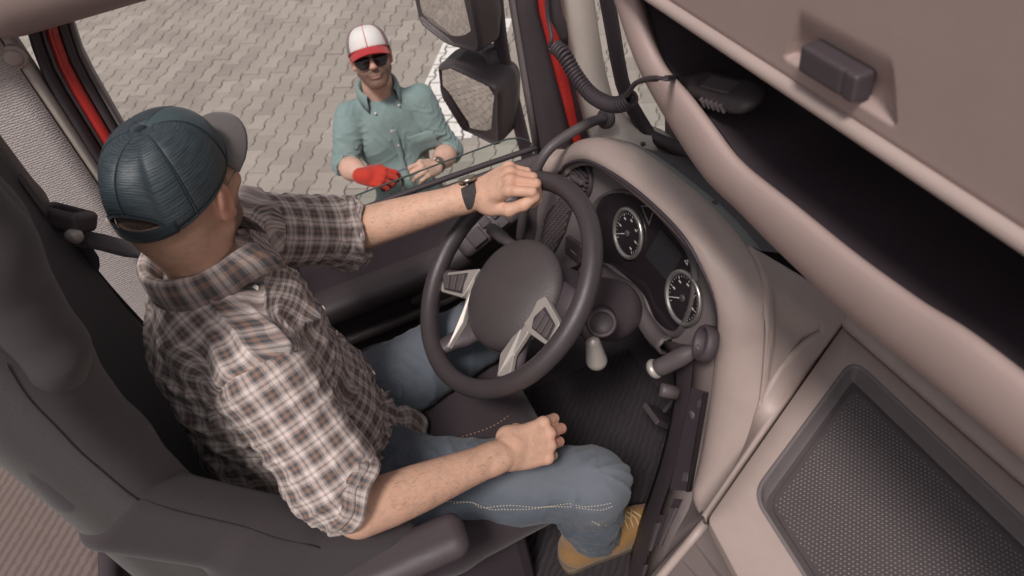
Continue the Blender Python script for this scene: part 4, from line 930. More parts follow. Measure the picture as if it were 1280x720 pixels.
# ------------------------------------------------------------------ people: materials
def m_skin_(name, base, red, beard=None):
    m = N(name); n1 = m.noise(38, detail=5, rough=.65); n2 = m.noise(420, detail=2)
    n1 = m.math('MULTIPLY_ADD', m.noise(240, detail=3, rough=.7), .35, m.math('MULTIPLY', n1, .75)); c = m.ramp(n1, [(.3, tuple(x * .72 for x in base)), (.58, base), (.75, red)])
    at = m.n('Attribute', attribute_name='stubble'); sp = m.math('MULTIPLY', at.outputs['Fac'], m.math('MULTIPLY_ADD', n2, 1.1, .55))
    sp = m.math('MINIMUM', sp, .85); c = m.mix(sp, c, beard or (.09, .05, .035))
    lp = m.n('Attribute', attribute_name='lips'); c = m.mix(lp.outputs['Fac'], c, (.27, .115, .095))
    rd = m.n('Attribute', attribute_name='flush'); c = m.mix(m.math('MULTIPLY', rd.outputs['Fac'], .55), c, (.50, .17, .12))
    m.set(Base_Color=c, Roughness=.56, Subsurface_Weight=.07, Subsurface_Radius=(.008, .003, .0015)); m.b.inputs['Subsurface Scale'].default_value = 1.0
    m.b.inputs['Specular IOR Level'].default_value = .35
    v = m.n('TexVoronoi'); v.inputs['Scale'].default_value = 420; m.l(m.coord(), v.inputs['Vector'])
    b = m.bump(v.outputs['Distance'], .22, .0007); m.bump(m.noise(55, detail=5), .35, .004, b); return m.m
m_skin = m_skin_('driver_skin', (.60, .365, .265), (.62, .33, .235))
m_skin2 = m_skin_('helper_skin', (.60, .38, .30), (.62, .34, .26), (.085, .045, .03))
def m_plaid_():
    m = N('plaid_cotton')
    a1 = m.n('Attribute', attribute_name='plaid_body'); a2 = m.n('Attribute', attribute_name='plaid_sleeve')
    x1 = m.n('SeparateXYZ'); x2 = m.n('SeparateXYZ'); m.l(a1.outputs['Vector'], x1.inputs[0]); m.l(a2.outputs['Vector'], x2.inputs[0])
    w = m.math('GREATER_THAN', x1.outputs[2], 0.0)
    def pick(i):
        return m.math('ADD', m.math('MULTIPLY', x1.outputs[i], m.math('SUBTRACT', 1.0, w)), m.math('MULTIPLY', x2.outputs[i], w))
    u, v = pick(0), pick(1)
    nz = m.noise(30, detail=3)
    def seq(t):
        t = m.math('MULTIPLY_ADD', nz, 0.0018, t); f = m.math('FRACT', m.math('DIVIDE', t, .037))
        L, T, D, B = (.70, .61, .575), (.36, .275, .255), (.046, .058, .072), (.255, .138, .094)
        return m.ramp(f, [(0, T), (.04, L), (.19, T), (.29, D), (.43, B), (.56, D), (.70, T), (.80, L), (.95, T)], 'CONSTANT')
    c = m.mix(.5, seq(u), seq(v))
    # weave: thin alternating threads
    tw = m.n('TexWave', wave_type='BANDS', bands_direction='DIAGONAL'); m.l(m.coord(), tw.inputs['Vector']); tw.inputs['Scale'].default_value = 190; tw.inputs['Distortion'].default_value = 1
    c = m.mix(.12, c, m.mix(1.0, c, tw.outputs['Color'], 'MULTIPLY'))
    c = m.mix(m.math('MULTIPLY', m.noise(1300, detail=1), .35), c, (.30, .25, .235))
    m.set(Base_Color=c, Roughness=.85, Sheen_Weight=.1); m.b.inputs['Specular IOR Level'].default_value = .2
    b = m.bump(m.noise(900, detail=2), .3, .0008); m.bump(m.noise(34, detail=5, rough=.6), .35, .006, b); return m.m
m_plaid = m_plaid_()
def m_denim_(name, c0, c1, sc=900):
    m = N(name); n = m.noise(9, detail=5, rough=.6); wv = m.n('TexWave', wave_type='BANDS', bands_direction='DIAGONAL'); m.l(m.coord(), wv.inputs['Vector']); wv.inputs['Scale'].default_value = 320; wv.inputs['Distortion'].default_value = 3; wv.inputs['Detail'].default_value = 2
    f = m.math('ADD', m.math('MULTIPLY', n, .60), m.math('MULTIPLY', wv.outputs['Fac'], .2)); f = m.math('ADD', f, m.math('MULTIPLY', m.noise(sc * .4, detail=3, rough=.8), .42))
    fd = m.n('Attribute', attribute_name='fade'); f = m.math('ADD', f, m.math('MULTIPLY', fd.outputs['Fac'], .45))
    m.set(Base_Color=m.ramp(f, [(.3, c0), (.95, c1)]), Roughness=.85, Sheen_Weight=.12); m.b.inputs['Specular IOR Level'].default_value = .2
    b = m.bump(m.noise(sc, detail=2), .4, .001); m.bump(m.noise(26, detail=4), .3, .006, b); return m.m
m_jean = m_denim_('blue_denim', (.024, .040, .058), (.128, .142, .168))
m_jean2 = m_denim_('brown_trousers', (.09, .065, .055), (.17, .13, .115))
m_chamb = m_denim_('teal_chambray', (.14, .205, .205), (.285, .370, .360), 700)
m_hair = fabric('short_hair', (.045, .026, .020), 1600, .5, .9)
m_lens = plain('sunglass_lens', (.022, .018, .017), .12, grain=0); m_metal = plain('thin_metal', (.35, .30, .25), .3, grain=0, metal=.9)
m_boot = fabric('tan_suede', (.30, .165, .065), 900, .25, .5); m_sole = plain('boot_sole', (.13, .095, .065), .8)
m_btn = plain('shirt_button', (.62, .56, .50), .4, grain=0)

# ------------------------------------------------------------------ people: shared builders
def head_sdf(neck_to, h=.0025, neck_r=(.060, .064), ear=1):
    """head in its own space: x right, y forward, z up, origin between the ears"""
    nt = V(neck_to); S = SDF((-.13, min(-.15, nt[1] - .09), min(-.16, nt[2] - .05)), (.13, .16, .15), h)
    S.ell((0, -.014, .028), (.0765, .097, .094), .01); S.ell((0, .032, -.030), (.062, .062, .084), .03); S.ell((0, -.035, -.02), (.066, .07, .075), .03)
    for sx in (-1, 1):
        S.cone((sx * .052, -.002, -.055), .018, (sx * .018, .070, -.098), .018, .022); S.ell((sx * .043, .066, -.018), (.022, .018, .018), .015)
    S.ell((0, .078, -.098), (.022, .016, .018), .015); S.cone((-.036, .083, .026), .011, (.036, .083, .026), .011, .014)
    S.cone((0, .090, .016), .009, (0, .109, -.024), .0115, .010); S.ell((0, .104, -.028), (.0165, .012, .009), .006)
    for sx in (-1, 1):
        S.ell((sx * .032, .098, .006), (.017, .012, .011), .010, None, 'sub'); S.ell((sx * .032, .082, .005), (.0125, .0125, .0125), .002)
        S.cone((sx * .020, .0925, .0115), .003, (sx * .046, .086, .010), .003, .004)
        if ear:
            ax = (unit(V(1, .0, 0)), unit(V(sx * -.25, 1, -.18)), unit(V(sx * .12, .18, 1)))
            S.ell((sx * .0795, -.008, -.004), (.009, .020, .033), .006, ax); S.ell((sx * .089, -.004, .0), (.006, .011, .018), .004, ax, 'sub')
            S.ell((sx * .084, -.018, .010), (.006, .009, .020), .004, ax); S.ell((sx * .077, .002, -.031), (.007, .009, .010), .005)
    S.ell((0, .089, -.060), (.026, .010, .006), .008); S.ell((0, .087, -.071), (.022, .010, .006), .008); S.ell((0, .104, -.0645), (.024, .008, .0018), .003, None, 'sub')
    S.cone((0, -.028, -.055), neck_r[0], nt, neck_r[1], .025)
    return S
def paint_head(o, v, lo=.030):
    """masks in head space: beard stubble, lips"""
    x, y, z = v.T; st = np.zeros(len(v)); 
    jaw = (y > .0) & (z < -.028) & (z > -.135); f = np.clip((-.022 - z + .25 * np.abs(x) * 0) / .03, 0, 1)
    st = np.where(y > -.005, f * np.clip((y + .005) / .02, 0, 1), 0) * np.clip((z + .135) / .03, 0, 1)
    st *= 1 - .6 * np.exp(-(((np.abs(x) - .045) / .016) ** 2 + ((z + .035) / .018) ** 2))
    brow = np.exp(-(((np.abs(x) - .032) / .018) ** 2 + ((z - .026) / .006) ** 2)) * (y > .07); st = np.maximum(st * .62, brow * .9)
    nape = np.clip((z + .05) / .05, 0, 1) * np.clip((-y) / .03, 0, 1) * (z < .06); st = np.maximum(st, nape * .42)
    side = np.exp(-(((y - .022) / .012) ** 2)) * np.clip((z + .03) / .02, 0, 1) * (np.abs(x) > .05); st = np.maximum(st, side * .6)
    lips = np.exp(-((x / .024) ** 2 + ((z + .065) / .0085) ** 2)) * (y > .085); st *= 1 - lips
    point_attr(o, 'stubble', st); point_attr(o, 'lips', lips * .8)
    flush = np.exp(-(((np.abs(x) - .08) / .012) ** 2 + ((y + .005) / .03) ** 2 + (z / .04) ** 2)) + .6 * np.exp(-((x / .02) ** 2 + ((y - .11) / .02) ** 2 + ((z + .02) / .02) ** 2)); return st, lips * .8, flush
def hand_prims(S, wr, d, n, s, curls, thumb, sc=1.0, spread=(.05, .015, -.02, -.07), wrist_r=.027, k=.006):
    """wr wrist; d towards the knuckles; n back of the hand; s thumb side"""
    d = unit(d); n = unit(V(n) - d * (V(n) @ d)); s = np.cross(n, d) if np.cross(n, d) @ V(s) > 0 else -np.cross(n, d)
    kn = []
    for off, L_, z in ((.031, .088, .0), (.0105, .092, .003), (-.0105, .087, .001), (-.030, .078, -.004)):
        kn.append(V(wr) + (d * L_ + s * off + n * z) * sc)
    for i, off in enumerate((.016, .006, -.006, -.016)):
        S.cone(V(wr) + (s * off + d * .006) * sc, .0165 * sc, kn[i], .0115 * sc, .010)
    S.ell(V(wr) + (d * .045 - n * .006) * sc, V(.036, .052, .015) * sc, .012, (s, d, n))
    S.ell(V(wr) + (d * .03 + s * .024 - n * .012) * sc, V(.018, .032, .016) * sc, .012, (unit(s + .3 * d), unit(d - .3 * s), n))
    LN = ((.043, .025, .021), (.048, .029, .022), (.044, .027, .022), (.035, .020, .019)); RD = ((.0105, .0095, .0088, .0070), (.0108, .0098, .009, .0072), (.0102, .0093, .0086, .0068), (.0092, .0083, .0077, .0062))
    tips = []
    for i in range(4):
        p = kn[i]; ang = 0; dd = unit(d + s * spread[i]); S.ell(p + n * .002, V(.0105, .0125, .0115) * sc, .006, (s, d, n))
        for j in range(3):
            ang += curls[i][j]; q = p + (dd * math.cos(ang) - n * math.sin(ang)) * LN[i][j] * sc
            S.cone(p, RD[i][j] * sc, q, RD[i][j + 1] * sc, .0025 if j else .004); p = q
        tips.append(p)
    T = [V(wr) + (d * t[0] + s * t[1] + n * t[2]) * sc for t in thumb]
    S.chain(T, [.0150 * sc, .0128 * sc, .0112 * sc, .0085 * sc][:len(T)], .006); S.cone(T[0], .015 * sc, V(wr) + (d * .02 + s * .008) * sc, .016 * sc, .015)
    return kn, tips, d, n, s
def join_islands(name, parts, mat, parent):
    """one body mesh from several overlapping surfaces, keeping the point masks"""
    vs_, qs, at = [], [], {'stubble': [], 'lips': [], 'flush': []}; n = 0
    for v, q, masks in parts:
        vs_.append(v); qs.append(q + n); n += len(v)
        for k in at: at[k].append(masks.get(k, np.zeros(len(v))))
    o = obj(name, np.concatenate(vs_), np.concatenate(qs), mat, parent, True)
    for k in at: point_attr(o, k, np.concatenate(at[k]))
    return o
def segdist(v, a, b):
    ba = b - a; t = np.clip(((v - a) @ ba) / (ba @ ba), 0, 1); return np.linalg.norm(v - a - t[:, None] * ba, axis=1), t
def wr(u, v, seed, lam, lam2):
    """a few warped folds"""
    s = np.random.default_rng(seed); p = s.uniform(0, 6.28, 8)
    a = v / lam + .55 * np.sin(2 * PI * u / lam2 + p[0]) + .3 * np.sin(2 * PI * (u / lam2 * 2.3 + v / lam * .35) + p[1])
    f = 1 - np.abs(np.sin(PI * a + p[2])); b = v / (lam * 1.7) - u / (lam * 2.6) + .5 * np.sin(2 * PI * v / lam2 + p[3]); f2 = 1 - np.abs(np.sin(PI * b + p[4]))
    m = .5 + .5 * np.sin(2 * PI * (u / (lam2 * 1.3) + v / (lam2 * .9)) + p[5]); return f ** 2 * m + .7 * f2 ** 2 * (1 - m)
def around(v, a, axis, ref):
    axis = unit(axis); r = unit(V(ref) - axis * (V(ref) @ axis)); b = np.cross(axis, r); p = v - a; return np.arctan2(p @ b, p @ r)
def corner_uv(q, ang, rad, vv, w):
    """per-corner (u, v, w) with the angle unwrapped inside each face"""
    A = ang[q]; c = A[:, :1]; A = c + (A - c + PI) % (2 * PI) - PI
    return np.stack([A * rad, vv[q], w[q]], -1).reshape(-1, 3)
# ------------------------------------------------------------------ the driver
drv = thing('person', 'man in a plaid shirt and mesh cap sitting with one hand on the wheel', 'person', (-1.02, -.12, 1.26))
def headframe(c, yaw, pitch, roll=0):
    f = V(-math.sin(yaw) * math.cos(pitch), math.cos(yaw) * math.cos(pitch), -math.sin(pitch)); x = unit(np.cross(f, V(0, 0, 1))); z = np.cross(x, f)
    x2 = x * math.cos(roll) + z * math.sin(roll); z2 = np.cross(x2, f); return frame(V(c), x2, f, z2)
to_local = lambda M, p: (np.linalg.inv(M) @ np.append(V(p), 1))[:3]
to_world = lambda M, p: np.asarray(p, float) @ M[:3, :3].T + M[:3, 3]
HD = headframe((-1.035, -.174, 2.482), R(55), R(-1), R(-3))
HD[:3, :3] *= .92; NB = V(-1.05, -.195, 2.345)
S = head_sdf(to_local(HD, NB - V(0, 0, .04)), .0024, (.056, .066))
v, q = S.mesh(); v = smooth_mesh(v, q, 3); stb, lps, fls = paint_head(None, v) if False else (None, None, None)
def head_masks(v):
    x, y, z = v.T
    st = np.where(y > -.005, np.clip((-.022 - z) / .03, 0, 1) * np.clip((y + .005) / .02, 0, 1), 0) * np.clip((z + .135) / .03, 0, 1)
    st = st * (1 - .6 * np.exp(-(((np.abs(x) - .045) / .016) ** 2 + ((z + .035) / .018) ** 2)))
    brow = np.exp(-(((np.abs(x) - .032) / .018) ** 2 + ((z - .026) / .006) ** 2)) * (y > .07); tache = np.exp(-((x / .026) ** 2 + ((z + .049) / .007) ** 2)) * (y > .08); st = np.maximum(np.maximum(st * .85, tache * .8), brow * .9)
    nape = np.clip((z + .055) / .06, 0, 1) * np.clip((-y - .0) / .04, 0, 1) * (z < .06); st = np.maximum(st, nape * .40)
    side = np.exp(-(((y - .022) / .012) ** 2)) * np.clip((z + .03) / .02, 0, 1) * (np.abs(x) > .05); st = np.maximum(st, side * .6)
    lips = np.exp(-((x / .022) ** 2 + ((z + .066) / .0065) ** 2)) * (y > .085); st = st * (1 - lips * .8)
    fl = np.exp(-(((np.abs(x) - .082) / .012) ** 2 + ((y + .005) / .03) ** 2 + (z / .04) ** 2)) + .6 * np.exp(-((x / .02) ** 2 + ((y - .11) / .02) ** 2 + ((z + .02) / .02) ** 2))
    return {'stubble': st, 'lips': lips * .9, 'flush': np.clip(fl, 0, 1)}
parts = [(to_world(HD, v), q, head_masks(v))]
# joints
RSH, RELB, RWR = V(-.868, -.170, 2.232), V((-0.715,-0.116,2.032)), V((-0.775,0.147,1.924))
LSH, LELB, LWR = V(-1.232, -.150, 2.262), V(-1.305, .035, 2.112), V((-1.213,0.305,2.158))
RHIP, LHIP = V(-.945, -.11, 1.785), V(-1.135, -.11, 1.785)
RKN, RANK = V(-.770, .305, 1.705), V(-.845, .325, 1.335)
LKN, LANK = V(-1.215, .35, 1.800), V(-1.27, .10, 1.37)
# right forearm and relaxed fist on the thigh
S = SDF(np.minimum(RELB, RWR) - .12, np.maximum(RELB, RWR) + V(.12, .22, .12), .0021)
fd = unit(RWR - RELB)
S.cone(RELB + (RSH - RELB) * .35, .044, RELB, .039, .012); LF = np.linalg.norm(RWR - RELB); S.chain([RELB + fd * LF * t for t in (0, .18, .36, .54, .72, .92)], [.0415, .0428, .0405, .0365, .0322, .0285], .0); S.cone(RWR - fd * .03, .0285, RWR + fd * .005, .027, .015, flat=((-.2, .3, .9), .82))
HK = V((-0.790,0.269,1.880))
hd = unit(HK - RWR); hs = V(-.55, .33, .62); hn = V(.60, .05, .75)
hand_prims(S, RWR, hd, hn, hs, [(R(30), R(80), R(45)), (R(30), R(82), R(45)), (R(34), R(82), R(45)), (R(40), R(82), R(45))], [(.020, .026, -.018), (.050, .030, -.036), (.074, .016, -.054), (.084, -.002, -.062)], 1.04, spread=(.015, .0, -.02, -.04))
v, q = S.mesh(); v = smooth_mesh(v, q, 2); kd = np.exp(-(np.linalg.norm(v - HK, axis=1) / .035) ** 2)
parts.append((v, q, {'flush': kd * .8}))
# left forearm, hand closed round the rim
S = SDF(np.minimum(LELB, LWR) - .12, np.maximum(LELB, LWR) + V(.18, .22, .14), .0021)
fd = unit(LWR - LELB)
S.cone(LELB + (LSH - LELB) * .35, .044, LELB, .041, .02); LF = np.linalg.norm(LWR - LELB); S.chain([LELB + fd * LF * t for t in (0, .2, .4, .6, .78, .93)], [.043, .0435, .0405, .0365, .0320, .0290], .0); S.cone(LWR - fd * .03, .0295, LWR + fd * .005, .0275, .015, flat=((.6, -.2, .6), .82))
LK = V((-1.141,0.389,2.229))
ld = unit(LK - LWR); lnm = V(.66, -.42, .50) * .77 - V(.60, -.1, -.75) * .64; lsd = V(.60, -.1, -.75) * .77 + V(.66, -.42, .50) * .64
GR = WC + .2185 * (WX * math.cos(R(117)) + WY * math.sin(R(117)))
hand_prims(S, LWR, ld, lnm, lsd, [(R(40), R(68), R(50)), (R(50), R(74), R(55)), (R(56), R(76), R(55)), (R(60), R(78), R(55))], [(.028, .032, -.016), (.062, .046, -.030), (.094, .044, -.036), (.118, .036, -.040)], 1.05, spread=(.02, .0, -.02, -.04))
v, q = S.mesh(); v = smooth_mesh(v, q, 2); kd = np.exp(-(np.linalg.norm(v - LK, axis=1) / .035) ** 2)
parts.append((v, q, {'flush': kd * .7}))
# trunk and legs under the clothes
S = SDF((-1.45, -.36, 1.28), (-.65, .55, 2.42), .008)
S.ell((-1.05, -.185, 2.12), (.145, .098, .2), .03); S.ell((-1.04, -.145, 1.92), (.13, .10, .16), .03)
S.chain([RHIP, RKN, RANK], [.07, .048, .035], .02).chain([LHIP, LKN, LANK], [.07, .048, .035], .02).cone(RSH, .05, RELB, .038, .02).cone(LSH, .05, LELB, .038, .02).cone((-1.05, -.19, 2.2), .06, NB, .05, .02)
S.cone(RANK, .035, RANK + V(0, .12, -.04), .03, .02).cone(LANK, .035, LANK + V(0, .12, -.04), .03, .02)
v, q = S.mesh(); v = smooth_mesh(v, q, 3); parts.append((v, q, {}))
body = join_islands('body', parts, m_skin, drv)

# plaid shirt
rc_n = unit(unit(RELB - RSH) * .75 + unit(RWR - RELB) * .65); lc_n = unit(unit(LELB - LSH) * .4 + unit(LWR - LELB) * .9)
RCC = RELB + (RSH - RELB) * .10 + V(.0, .012, .016); LCC = LELB + unit(LWR - LELB) * .030
S = SDF((-1.46, -.40, 1.70), (-.60, .22, 2.46), .0042)
S.ell((-1.05, -.205, 2.12), (.190, .146, .21), .03); S.ell((-1.05, -.200, 2.250), (.165, .106, .090), .04); S.ell((-1.04, -.195, 1.95), (.190, .172, .17), .04); S.ell((-1.03, -.155, 1.815), (.190, .150, .095), .04)
for sh in (RSH, LSH): S.cone(NB + V(0, -.005, -.045), .062, sh + V(0, 0, .0), .060, .03)
S.cone(RSH, .074, RELB + (RSH - RELB) * .25, .066, .03); S.cone(RELB + (RSH - RELB) * .3, .066, RELB + (RWR - RELB) * .06, .058, .03)
S.cone(LSH, .072, LELB, .066, .03); S.cone(LELB, .064, LELB + unit(LWR - LELB) * .06, .057, .03)
# neck opening and cuffs
S.ell(NB + V(0, .012, .055), (.060, .066, .06), .008, None, 'sub')
def half(S, c, n, r=.12):      # trim a sleeve at the cuff
    sl, x, y, z = S.sub(V(c) - r, V(c) + r); n = unit(n); d = (x - c[0]) * n[0] + (y - c[1]) * n[1] + (z - c[2]) * n[2]
    rr = np.sqrt((x - c[0]) ** 2 + (y - c[1]) ** 2 + (z - c[2]) ** 2); d = np.where(rr < r, d, -1); S.D[sl] = np.maximum(S.D[sl], np.minimum(d, .05).astype(np.float32))
half(S, RCC, rc_n, .105); half(S, LCC, lc_n, .11)
v, q = S.mesh(); v = smooth_mesh(v, q, 3)
sp0, sp1 = V(-1.035, -.135, 1.75), V(-1.05, -.200, 2.36); sx = unit(sp1 - sp0)
dT, tT = segdist(v, sp0, sp1); dR1, tR1 = segdist(v, RSH, RELB); dR2, tR2 = segdist(v, RELB, RWR); dL1, tL1 = segdist(v, LSH, LELB); dL2, tL2 = segdist(v, LELB, LWR)
dR, dL = np.minimum(dR1, np.where(tR2 < .15, dR2, 1)), np.minimum(dL1, np.where(tL2 < .4, dL2, 1))
def tor(v):    # distance to the trunk measured against its half width
    p = v - sp0; h = p @ sx; r = p - h[:, None] * sx; return np.sqrt((r[:, 0] / .165) ** 2 + (r[:, 1] / .115) ** 2) * .115
w = tor(v) - np.minimum(dR * 1.35, dL * 1.35) - .052
# the seam plane just outside each shoulder joint keeps sleeve and trunk apart
seamR = (v - (RSH + V(-.012, 0, .0))) @ unit(V(.80, .10, -.58)); seamL = (v - (LSH + unit(LELB - LSH) * .040)) @ unit(unit(LELB - LSH) * .7 + V(-.8, .2, -.5) * .4)
wR = np.minimum(seamR, .105 - dR); wL = np.minimum(seamL, .105 - dL)
w = np.maximum(wR, wL)
isR = wR >= wL
aT = around(v, sp0, sx, V(0, -1, 0)); vT = (v - sp0) @ sx
sm = np.clip((vT - .20) / .14, 0, 1); sm = sm * sm * (3 - 2 * sm); n0_ = vnormals(v, q); sm *= np.clip((n0_[:, 2] - .2) / .45, 0, 1)
frontf = np.abs(aT) > 1.75; aU = np.where(frontf, np.sign(aT) * (PI - np.abs(aT)), aT)
uT = aU * .165 * (1 - sm) + sm * (v[:, 0] - sp0[0]) * (-1 if np.cross(sx, V(0, -1, 0))[0] < 0 else 1); vP = vT + (v[:, 1] + .30) * sm * .9
armax = lambda A, B: unit(B - A)
LR = np.linalg.norm(RELB - RSH); LL = np.linalg.norm(LELB - LSH)
angR = around(v, RSH, armax(RSH, RELB), V(-.5, 1, 0)); angL = around(v, LSH, armax(LSH, LELB), V(0, .2, -1))
tl2 = (v - LELB) @ unit(LWR - LELB)
vS = np.where(isR, (v - RSH) @ unit(RELB - RSH), np.where(dL2 < dL1, LL + tl2, (v - LSH) @ unit(LELB - LSH))); aS = np.where(isR, angR, angL)
nrm = vnormals(v, q)
# wrinkles: sleeves ringed with folds, fans at the armpit and waist
tS = np.clip(vS / .3, 0, 1)
fo = np.where(w > 0, wr(aS * .065, vS + .25 * aS * .03, 3, .034, .16) * (.004 + .007 * tS ** 1.5), wr(aT * .16, vT, 5, .085, .21) * .0105)
waist = np.exp(-((v[:, 2] - 1.86) / .09) ** 2) * (w <= 0); fo += waist * wr(aT * .16, vT, 9, .06, .16) * .014
arm = np.exp(-(np.linalg.norm(v - (RSH + V(-.06, -.07, -.12)), axis=1) / .09) ** 2); p_ = v - RSH; fo += arm * (1 - np.abs(np.sin((p_ @ unit(V(.3, .5, 1.0))) / .030 * PI + 3 * (p_ @ unit(V(.5, -.8, .1))) / .1))) ** 2 * .010
fo *= np.clip((v[:, 2] - 1.77) / .07, .1, 1); big = .006 * np.sin(v[:, 0] * 31 + v[:, 2] * 22) * np.sin(v[:, 1] * 27 + v[:, 2] * 17 + 1)
sea = -.0035 * np.exp(-(w / .004) ** 2)
v = v + nrm * (fo + big * .9 + sea)[:, None]; v = smooth_mesh(v, q, 1)
shirt = obj('shirt', v, q, m_plaid, drv, True)
def corner_uv2(q):
    fr = (frontf[q].sum(1) >= 2)[:, None]; A = aT[q]; c = A[:, :1]; A = c + (A - c + PI) % (2 * PI) - PI; sg = np.sign(c) + (c == 0)
    U = np.where(fr, sg * PI - A, A); U = np.where(fr, U, A) * .165; s_ = sm[q]; X_ = (v[q][..., 0] - sp0[0]); U = U * (1 - s_) + X_ * s_
    return np.stack([U, vP[q], w[q]], -1).reshape(-1, 3)
corner_attr(shirt, 'plaid_body', corner_uv2(q)); corner_attr(shirt, 'plaid_sleeve', corner_uv(q, aS, .070, vS, w))
def plaid_strip(name, rows, par, us, vs_, th=.003, mat=None, uo=0.0):
    """grid cloth with explicit plaid coordinates"""
    g = G(); g.grid(rows); o = g.build(name, mat or m_plaid, par, True); nc = len(rows[0])
    vi = np.array([l.vertex_index for l in o.data.loops]); U = np.array([us(i // nc, i % nc) for i in range(len(o.data.vertices))]); Vv = np.array([vs_(i // nc, i % nc) for i in range(len(o.data.vertices))])
    A = np.stack([U[vi] + uo, Vv[vi], -np.ones(len(vi))], 1); corner_attr(o, 'plaid_body', A); corner_attr(o, 'plaid_sleeve', A); solid(o, th, 0); return o
# collar: stand folded over, open at the front
def collar(c, ax_up, fwd, rx, ry, mat, par, th0=-2.55, th1=2.55, stand=.036, fall=.050, name='collar', lean=.35):
    z = unit(ax_up); f = unit(V(fwd) - z * (V(fwd) @ z)); x = np.cross(f, z); ths = np.linspace(th0, th1, 60); rows = []
    prof = [(-.004, -.018), (-.002, .0), (.001, stand * .6), (.005, stand * .95), (.011, stand * 1.02), (.016, stand * .85), (.020, stand * .4), (.024, stand - fall)]
    for i, (dr, dz) in enumerate(prof):
        row = []
        for t in ths:
            e = max(0, (abs(t) - 1.9) / .65); fr = e * e
            rad = 1 + dr / rx + .10 * fr * (i / 7); p = V(c) + (-f * math.cos(t) * ry + x * math.sin(t) * rx) * rad + z * (dz - .022 * (1 - math.cos(t)) * lean - (.030 * fr if i >= 6 else .012 * fr))
            if i >= 6: p = p + f * .010 * e
            row.append(p)
        rows.append(row)
    return plaid_strip(name, rows, par, lambda i, j: ths[j] * .075, lambda i, j: .006 + .0085 * i, .0028, mat, .02)
col_ = collar(NB + V(0, .002, .010), (0, -.14, 1), (-.12, 1, 0), .0685, .0735, m_plaid, shirt)
# rolled cuffs
def cuff(c, n, ref, r0, wd, par, mat=None, name='cuff', seed=0, sq=1.0, turns=2):
    n = unit(n); a = unit(V(ref) - n * (V(ref) @ n)); b = np.cross(n, a); ths = np.linspace(0, 2 * PI, 49); rg = np.random.default_rng(seed); ph = rg.uniform(0, 6, 6)
    prof = [(-.010, -wd), (.001, -wd * 1.02), (.004, -wd * .8), (.003, -wd * .35), (.0045, -wd * .05), (.001, .004), (-.003, .002), (-.010, -.010)] if turns == 1 else [(-.012, -wd), (.0, -wd * 1.03), (.006, -wd * .85), (.005, -wd * .55), (.001, -wd * .48), (.004, -wd * .42), (.0065, -wd * .15), (.004, .002), (-.002, .004), (-.010, -.010)]
    rows = []
    for dr, dz in prof:
        rows.append([V(c) + n * (dz + .006 * math.sin(2 * t + ph[0]) + .0035 * math.sin(5 * t + ph[1])) + (a * math.cos(t) + b * math.sin(t) * sq) * (r0 + dr + .0022 * math.sin(3 * t + ph[2]) + .0016 * math.sin(7 * t + ph[3] + dz * 80)) for t in ths])
    return plaid_strip(name, rows, par, lambda i, j: ths[j] * .062, lambda i, j: .011 * i, .003, mat)
cuff(RCC + rc_n * .004, rc_n, V(0, 1, 0), .0585, .034, shirt, None, 'cuff', 1)
cuff(LCC + lc_n * .006, lc_n, V(0, 0, 1), .0575, .036, shirt, None, 'cuff', 2)
# back yoke seam, sleeve seams, collar button
def surf_button(c, n, r, par, mat=None, name='button'):
    g = G(); g.lathe(V(c), n, [(r, 0), (r, r * .3), (r * .8, r * .45), (r * .6, r * .3), (.0001, r * .3)], 14); return g.build(name, mat or m_btn, par, True)
def onto(verts, nr, p, lift=.002):
    i = np.argmin(((verts - V(p)) ** 2).sum(1)); return verts[i] + nr[i] * lift, nr[i]
nrm = vnormals(v, q)
for p in (V((-0.980,-0.134,2.316)),): surf_button(p, V(.75, -.2, .6), .0055, col_)
fx_ = [onto(v, nrm, (-1.03 + .0, .05, z)) for z in (2.20, 2.10, 2.0, 1.92)]
for c, n in fx_: surf_button(c, n, .005, shirt)
# shirt tail lying over the lap
tail = []
for i in range(10):
    s = i / 9; tail.append([V(-1.12 + .26 * s + .02 * math.sin(j * 1.7), -.03 + .055 * j / 3 + .016 * math.sin(i * 1.9 + j), 1.865 - .012 * j - .018 * (2 * s - 1) ** 2 - .004 * j * j + .006 * math.sin(i * 2.3 + j * 1.3)) for j in range(5)])
o = plaid_strip('shirt_tail', tail, shirt, lambda i, j: .03 * i, lambda i, j: .018 * j, .003); subd(o, 1)

# jeans
S = SDF((-1.42, -.30, 1.28), (-.66, .60, 1.98), .0048)
S.ell((-1.035, -.12, 1.80), (.165, .125, .10), .03)
S.cone(RHIP, .094, RHIP * .35 + RKN * .65, .082, .03); S.cone(RHIP * .35 + RKN * .65, .082, RKN, .069, .03); S.cone(RKN, .068, RKN * .55 + RANK * .45 + V(0, -.012, 0), .066, .03); S.cone(RKN * .55 + RANK * .45 + V(0, -.012, 0), .066, RANK + V(0, .0, .025), .060, .03)
S.cone(LHIP, .094, LKN, .072, .03); S.cone(LKN, .070, LANK, .060, .03)
half(S, RANK + V(0, 0, .0), V(.1, -.02, -1), .13); half(S, LANK, V(0, 0, -1), .12)
v, q = S.mesh(); v = smooth_mesh(v, q, 3); nrm = vnormals(v, q)
d1, t1 = segdist(v, RHIP, RKN); d2, t2 = segdist(v, RKN, RANK); d3, t3 = segdist(v, LHIP, LKN)
ar_1 = around(v, RHIP, RKN - RHIP, V(0, 0, 1)); ar_2 = around(v, RKN, RANK - RKN, V(0, 1, 0)); ar_3 = around(v, LHIP, LKN - LHIP, V(0, 0, 1))
